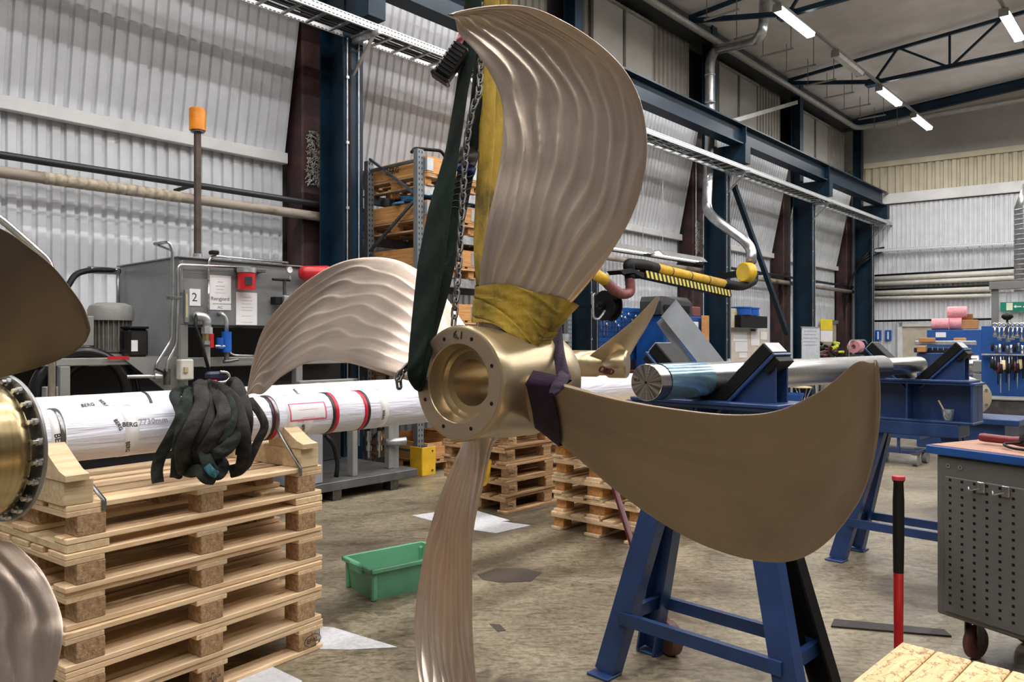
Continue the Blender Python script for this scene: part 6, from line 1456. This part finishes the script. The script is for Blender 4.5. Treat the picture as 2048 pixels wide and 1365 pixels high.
for ya, yb, l in ((553, 537, 'thin black conduit above the white pipes on the far wall'), (581, 570, 'thin black conduit between the pipe pairs on the far wall'), (643, 638, 'thick black conduit low on the far wall above the signs')): MB().tube([FW(FT(1742), .18, FZ(1742, ya)), FW(FT(2030), .18, FZ(2030, yb))], .03, 8).build('wall_conduit', BLACK, None, True, label=l, cat='conduit')
d2 = struct('door_2', MB().box(FW((FT(1806) + FT(1868)) / 2, .06, 1.0), (FT(1868) - FT(1806), .08, 2.0), cols(FR, FN, Z)), M('beige_far_door', (.50, .46, .36), .5))
fw(1798, 645, 1872, 654, .08, .16, M('door_lintel_white', (.6, .6, .58), .4), 'lintel', d2)
fw(1796, 645, 1806, 720, .08, .16, TRIMW, 'jamb', d2)
for k, (x0, x1) in enumerate(((1751, 1764), (1771, 1784))):
    g = fw(x0, 661, x1, 682, .10, .02, BLUEPL, 'safety_sign', None, .002); tag(g, ('left', 'right')[k] + ' small blue safety sign on the far wall left of the door', 'sign'); xm = (x0 + x1) / 2
    fw(xm - 1.5, 664, xm + 1.5, 679, .118, .006, PAPER, 'pictogram', g, 0)
# blue cabinet, pink rolls, carton, roll cutter: standing in front of the far wall
def db(name, x0, y0, x1, y1, d, dep, mat, parent=None, bev=.008, **kw):
    """box facing the far-wall way whose front face covers the pixel rectangle at distance d"""
    c = (P(x0, y0, d) + P(x1, y1, d)) / 2; w = (x1 - x0) / F * d / FR.x * .86; h = (y1 - y0) / F * d
    return MB().box(c + FN * dep / 2, (w, dep, h), cols(FR, FN, Z), bev).build(name, mat, parent, world=parent is not None, **kw)
fcab = thing('blue_cabinet', 'blue steel cabinet with a white label near the far door', 'cabinet', Vector((P(1908, 700, 15).x, 15, 0)))
wc = (1953 - 1862) / F * 15 / FR.x * .86; zt = P(1908, 660, 15).z; MB().box(Vector((P(1908, 700, 15).x, 15, zt / 2)) + FN * .3, (wc, .6, zt), cols(FR, FN, Z), .01).build('body', BLUEB, fcab, world=True)
db('label', 1873, 665, 1890, 675, 14.95, .01, PAPER, fcab, 0)
for k, (x0, x1, y0, y1, l) in enumerate(((1866, 1896, 636, 659, 'pink bubble wrap roll lying at the left on the blue cabinet'), (1897, 1922, 634, 659, 'pink bubble wrap roll in the middle on the blue cabinet'), (1898, 1932, 610, 634, 'pink bubble wrap roll stacked highest above the blue cabinet'))):
    c = P((x0 + x1) / 2, (y0 + y1) / 2, 15.25); r_ = (y1 - y0) / 2 / F * 15.25; L = (x1 - x0) / F * 15.25
    c.z = zt + .002 + r_ + (0 if k < 2 else 2 * r_ * .96); MB().lathe([(-L / 2, .03), (-L / 2, r_), (L / 2, r_), (L / 2, .03)], c, FR, 24, closed=True).build('bubble_wrap_roll', PINK, None, True, label=l, cat='roll', ang=35)
cb_ = thing('carton', 'open brown cardboard carton on the blue cabinet', 'carton', Vector((P(1936, 650, 15.2).x, 15.2, zt)))
db('box', 1920, 640, 1951, 658.5, 15.05, .3, CARD, cb_); p_ = P(1932, 634, 15.05); MB().box(p_ + FN * .1, (.22, .01, .14), cols(FR, (FN * .8 + Z * .6).normalized(), FR.cross((FN * .8 + Z * .6).normalized()))).build('flap', CARD, cb_, world=True)
rc = thing('roll_cutter', 'bench roll cutter with wooden end blocks in front of the blue cabinet', 'roll cutter', Vector((P(1885, 760, 11).x, 11, 0)))
db('beam', 1838, 682, 1940, 691, 11, .12, GALV, rc); db('tray', 1836, 696, 1930, 706, 11.02, .2, M('cutter_navy', (.01, .012, .04), .4), rc)
for x0, x1 in ((1840, 1866), (1909, 1929)): db('end_block', x0, 676, x1, 685, 10.98, .14, CARD, rc)
db('end_block', 1835, 693, 1850, 705, 10.98, .14, CARD, rc)
for k in range(5): db('divider', 1853 + 11 * k, 695, 1854 + 11 * k, 701, 10.99, .03, GALV, rc, 0)
mb = MB(); p_ = P(1885, 706, 11.1); mb.box(Vector((p_.x, p_.y, p_.z / 2)), (.6, .5, p_.z), cols(FR, FN, Z), .01); mb.build('stand', ROYAL, rc, world=True)
mb = MB(); c = P(1938, 730, 11); mb.lathe([(-.12, 0), (-.12, .14), (.12, .14), (.12, 0)], c, FR, 22); mb.build('steel_roll', STEEL, rc, True, world=True, ang=35)
# tool wall on the right
tw = thing('tool_wall', 'blue perforated tool wall crowded with tools at the right edge', 'tool board', Vector((P(2030, 800, 8.6).x, 8.6, 0)))
db('board', 1978, 651, 2110, 862, 8.6, .03, BLUEB, tw); db('shelf_edge', 1978, 709, 2110, 712, 8.5, .1, GALV, tw, .002)
rnd = random.Random(9); R_ = cols(FR, FN, Z); Rt_ = frot
def hang(name, label, cat, x, y, L, mat, r=.012, head=0, group='tools on the right tool wall', hm=None):
    c = P(x, y, 8.5) + FN * .06; h = L / F * 8.5; g = thing(name, label, cat, c - Z * h, 0, group)
    MB().tube([c, c - Z * h], r, 8).build('shank', mat, g, True, world=True)
    if head == 1: MB().tube([c + FR * math.cos(a) * .026 + Z * (.02 + math.sin(a) * .026) for a in [2 * math.pi * q / 10 for q in range(10)]], .009, 5, closed=True).build('ring', mat, g, True, world=True); MB().box(c - Z * h, (.04, .015, .04), R_, .004).build('jaw', mat, g, world=True)
    if head == 2: MB().lathe([(0, 0), (0, .018), (.10, .022), (.11, .012), (.11, 0)], c - Z * h * .2, -Z, 10).build('handle', hm or RED, g, True, world=True)
    return g
for k in range(7): hang('spanner', ORD[k] + ' chrome spanner from the left in the top row of the right tool wall', 'spanner', 1989 + 9 * k, 655, 16 + (k * 7) % 11, STEEL, .011, 1, 'spanners on the right tool wall')
for k in range(9): hang('spanner', ORD[k] + ' dark tool from the left in the second row of the right tool wall', 'tool', 1984 + 7.5 * k, 686 + (k * 5) % 7, 17, [BLACK, DSTEEL, STEEL][k % 3], .014, 0)
for k in range(12): hang('screwdriver', ORD[k] + ' slim tool from the left below the ledge of the right tool wall', 'screwdriver', 1984 + 5.6 * k, 714, 22 + (k * 17) % 55, [STEEL, DSTEEL, BLACK][k % 3], .006, 2, 'screwdrivers on the right tool wall', [BLACK, BLACK, DR, BLACK, PINEW, BLACK][k % 6])
hang('mallet', 'black rubber mallet standing above the right tool wall', 'mallet', 2014, 640, 30, DSTEEL, .012); g = bpy.data.objects['mallet']; MB().lathe([(0, 0), (.0, .03), (.03, .06), (.06, .05), (.07, 0)], P(2014, 640, 8.5) + FN * .06, Z, 16).build('head', BLACK, g, True, world=True)
st = thing('grey_step', 'grey step box on the floor before the right tool wall', 'step', Vector((P(2020, 830, 8.2).x, 8.2, 0)))
zz_ = P(2020, 798, 8.2).z; MB().box(Vector((P(2025, 800, 8.2).x, 8.2, zz_ / 2)) + FN * .2, (.75, .4, zz_ - .04), R_, .01).build('box', DSTEEL, st, world=True); MB().box(Vector((P(2025, 800, 8.2).x, 8.2, zz_ - .01)) + FN * .2, (.8, .45, .02), R_, .004).build('tread', LGREY, st, world=True)
gb = thing('grey_bin_rack', 'grey drawer unit left of the right tool wall', 'drawers', Vector((P(1964, 800, 9.4).x, 9.4, 0)))
for y0, y1 in ((722, 745), (748, 780)): db('drawer', 1949, y0, 1979, y1, 9.4, .4, LGREY, gb)
zz_ = P(1964, 780, 9.4).z; MB().box(Vector((P(1964, 800, 9.4).x, 9.4, zz_ / 2)) + FN * .2, (.18, .35, zz_), R_).build('stand', DSTEEL, gb, world=True)
# white partition room with exit sign
pr_ = thing('partition_room', 'white corrugated partition room with a grey frame at the right edge', 'partition', Vector((P(2040, 700, 12.5).x, 12.5, 0)))
PD = 12.5; x0, x1 = P(1986, 700, PD), P(2160, 700, PD); zt = P(2000, 572, PD).z
me = sheet_mesh(1.0, 6, zt - .1, .03); o0_ = Vector((P(1998, 0, PD).x, PD, 0))
for k in range(3): o = sheet(me, WHITE, pr_, WM(pr_).inverted() @ (o0_ + FR * (.5 + k)), frot)
MB().box(Vector((P(1990, 0, PD).x, PD, zt / 2)) + FN * .03, (.10, .1, zt), R_, .004).build('frame_post', GREY, pr_, world=True); MB().box(Vector((P(1986, 0, PD).x, PD, zt)) + FR * 1.6, (3.3, .12, .12), R_, .004).build('frame_rail', GREY, pr_, world=True)
ex = thing('exit_sign', 'green emergency exit sign with arrow on the white partition', 'sign', P(2036, 622, PD - .25))
EXG = EM('exit_green', (.0, .16, .10), .25)
def exq(x0, y0, x1, y1, dd, m_, nm): return db(nm, x0, y0, x1, y1, PD - .25 - dd, .01, m_, ex, 0)
exq(2009, 604, 2076, 623, 0, EXG, 'panel'); EXW = M('exit_white', (.85, .85, .8), .5)
exq(2014, 606, 2024, 621, .015, M('exit_door_cream', (.72, .75, .60), .5), 'door_symbol')
q = [P(2027, 613.5, PD - .27), P(2032, 610, PD - .27), P(2032, 612.6, PD - .27), P(2043, 612.6, PD - .27), P(2043, 614.6, PD - .27), P(2032, 614.6, PD - .27), P(2032, 617, PD - .27)]; MB().prism(q, FN * .004).build('arrow', EXW, ex, world=True)
for a, b_, w_ in (((2050, 609), (2056, 615), 2.4), ((2056, 615), (2050, 621), 1.8), ((2054, 613), (2062, 621), 1.8), ((2051, 611), (2046, 615), 1.5), ((2055, 610), (2061, 612), 1.5)): MB().beam(P(a[0], a[1], PD - .27), P(b_[0], b_[1], PD - .27), w_ / F * PD, .006, FN).build('figure', EXW, ex, world=True)
MB().lathe([(0, 0), (0, .018), (.006, .018), (.006, 0)], P(2049, 607, PD - .26), -FN, 12).build('figure_head', EXW, ex, world=True)
# spiral duct in the far right corner
vd = thing('spiral_duct', 'large galvanised vertical spiral duct at the right edge', 'duct', Vector((P(2056, 500, 17).x, 17, FZ(2030, 690))))
cx_ = P(2056, 500, 17); L = [(P(0, 700, 17).z, .26), (P(0, 415, 17).z, .26), (P(0, 368, 17).z, .10)]
MB().tube([Vector((cx_.x, 17, z)) for z, r in L], [r for z, r in L], 28).build('duct', DUCT, vd, True, world=True)
for k in range(26): zc = P(0, 420 + 10 * k, 17).z; MB().tube([Vector((cx_.x, 17, zc - .012)), Vector((cx_.x, 17, zc + .012))], .266, 28).build('seam', GALV, vd, True, world=True)
# cables dropping from the ladder at the far corner
for k in range(3):
    MB().tube(smoothpath([W(25.6 - .1 * k, 7.1, 5.0), W(25.5, 7.05, 4.5), FW(.9, .6 + .05 * k, 4.2 - .1 * k), FW(.5, .7, 3.6), FW(.25, .75, 2.6 + .1 * k), FW(.2, .7, 1.6)], 8), .03, 8).build('hanging_cable', BLACK, None, True, label=['upper', 'middle', 'lowest'][k] + ' black cable sagging from the ladder end in the far corner', cat='cable', group='cables in the far corner')
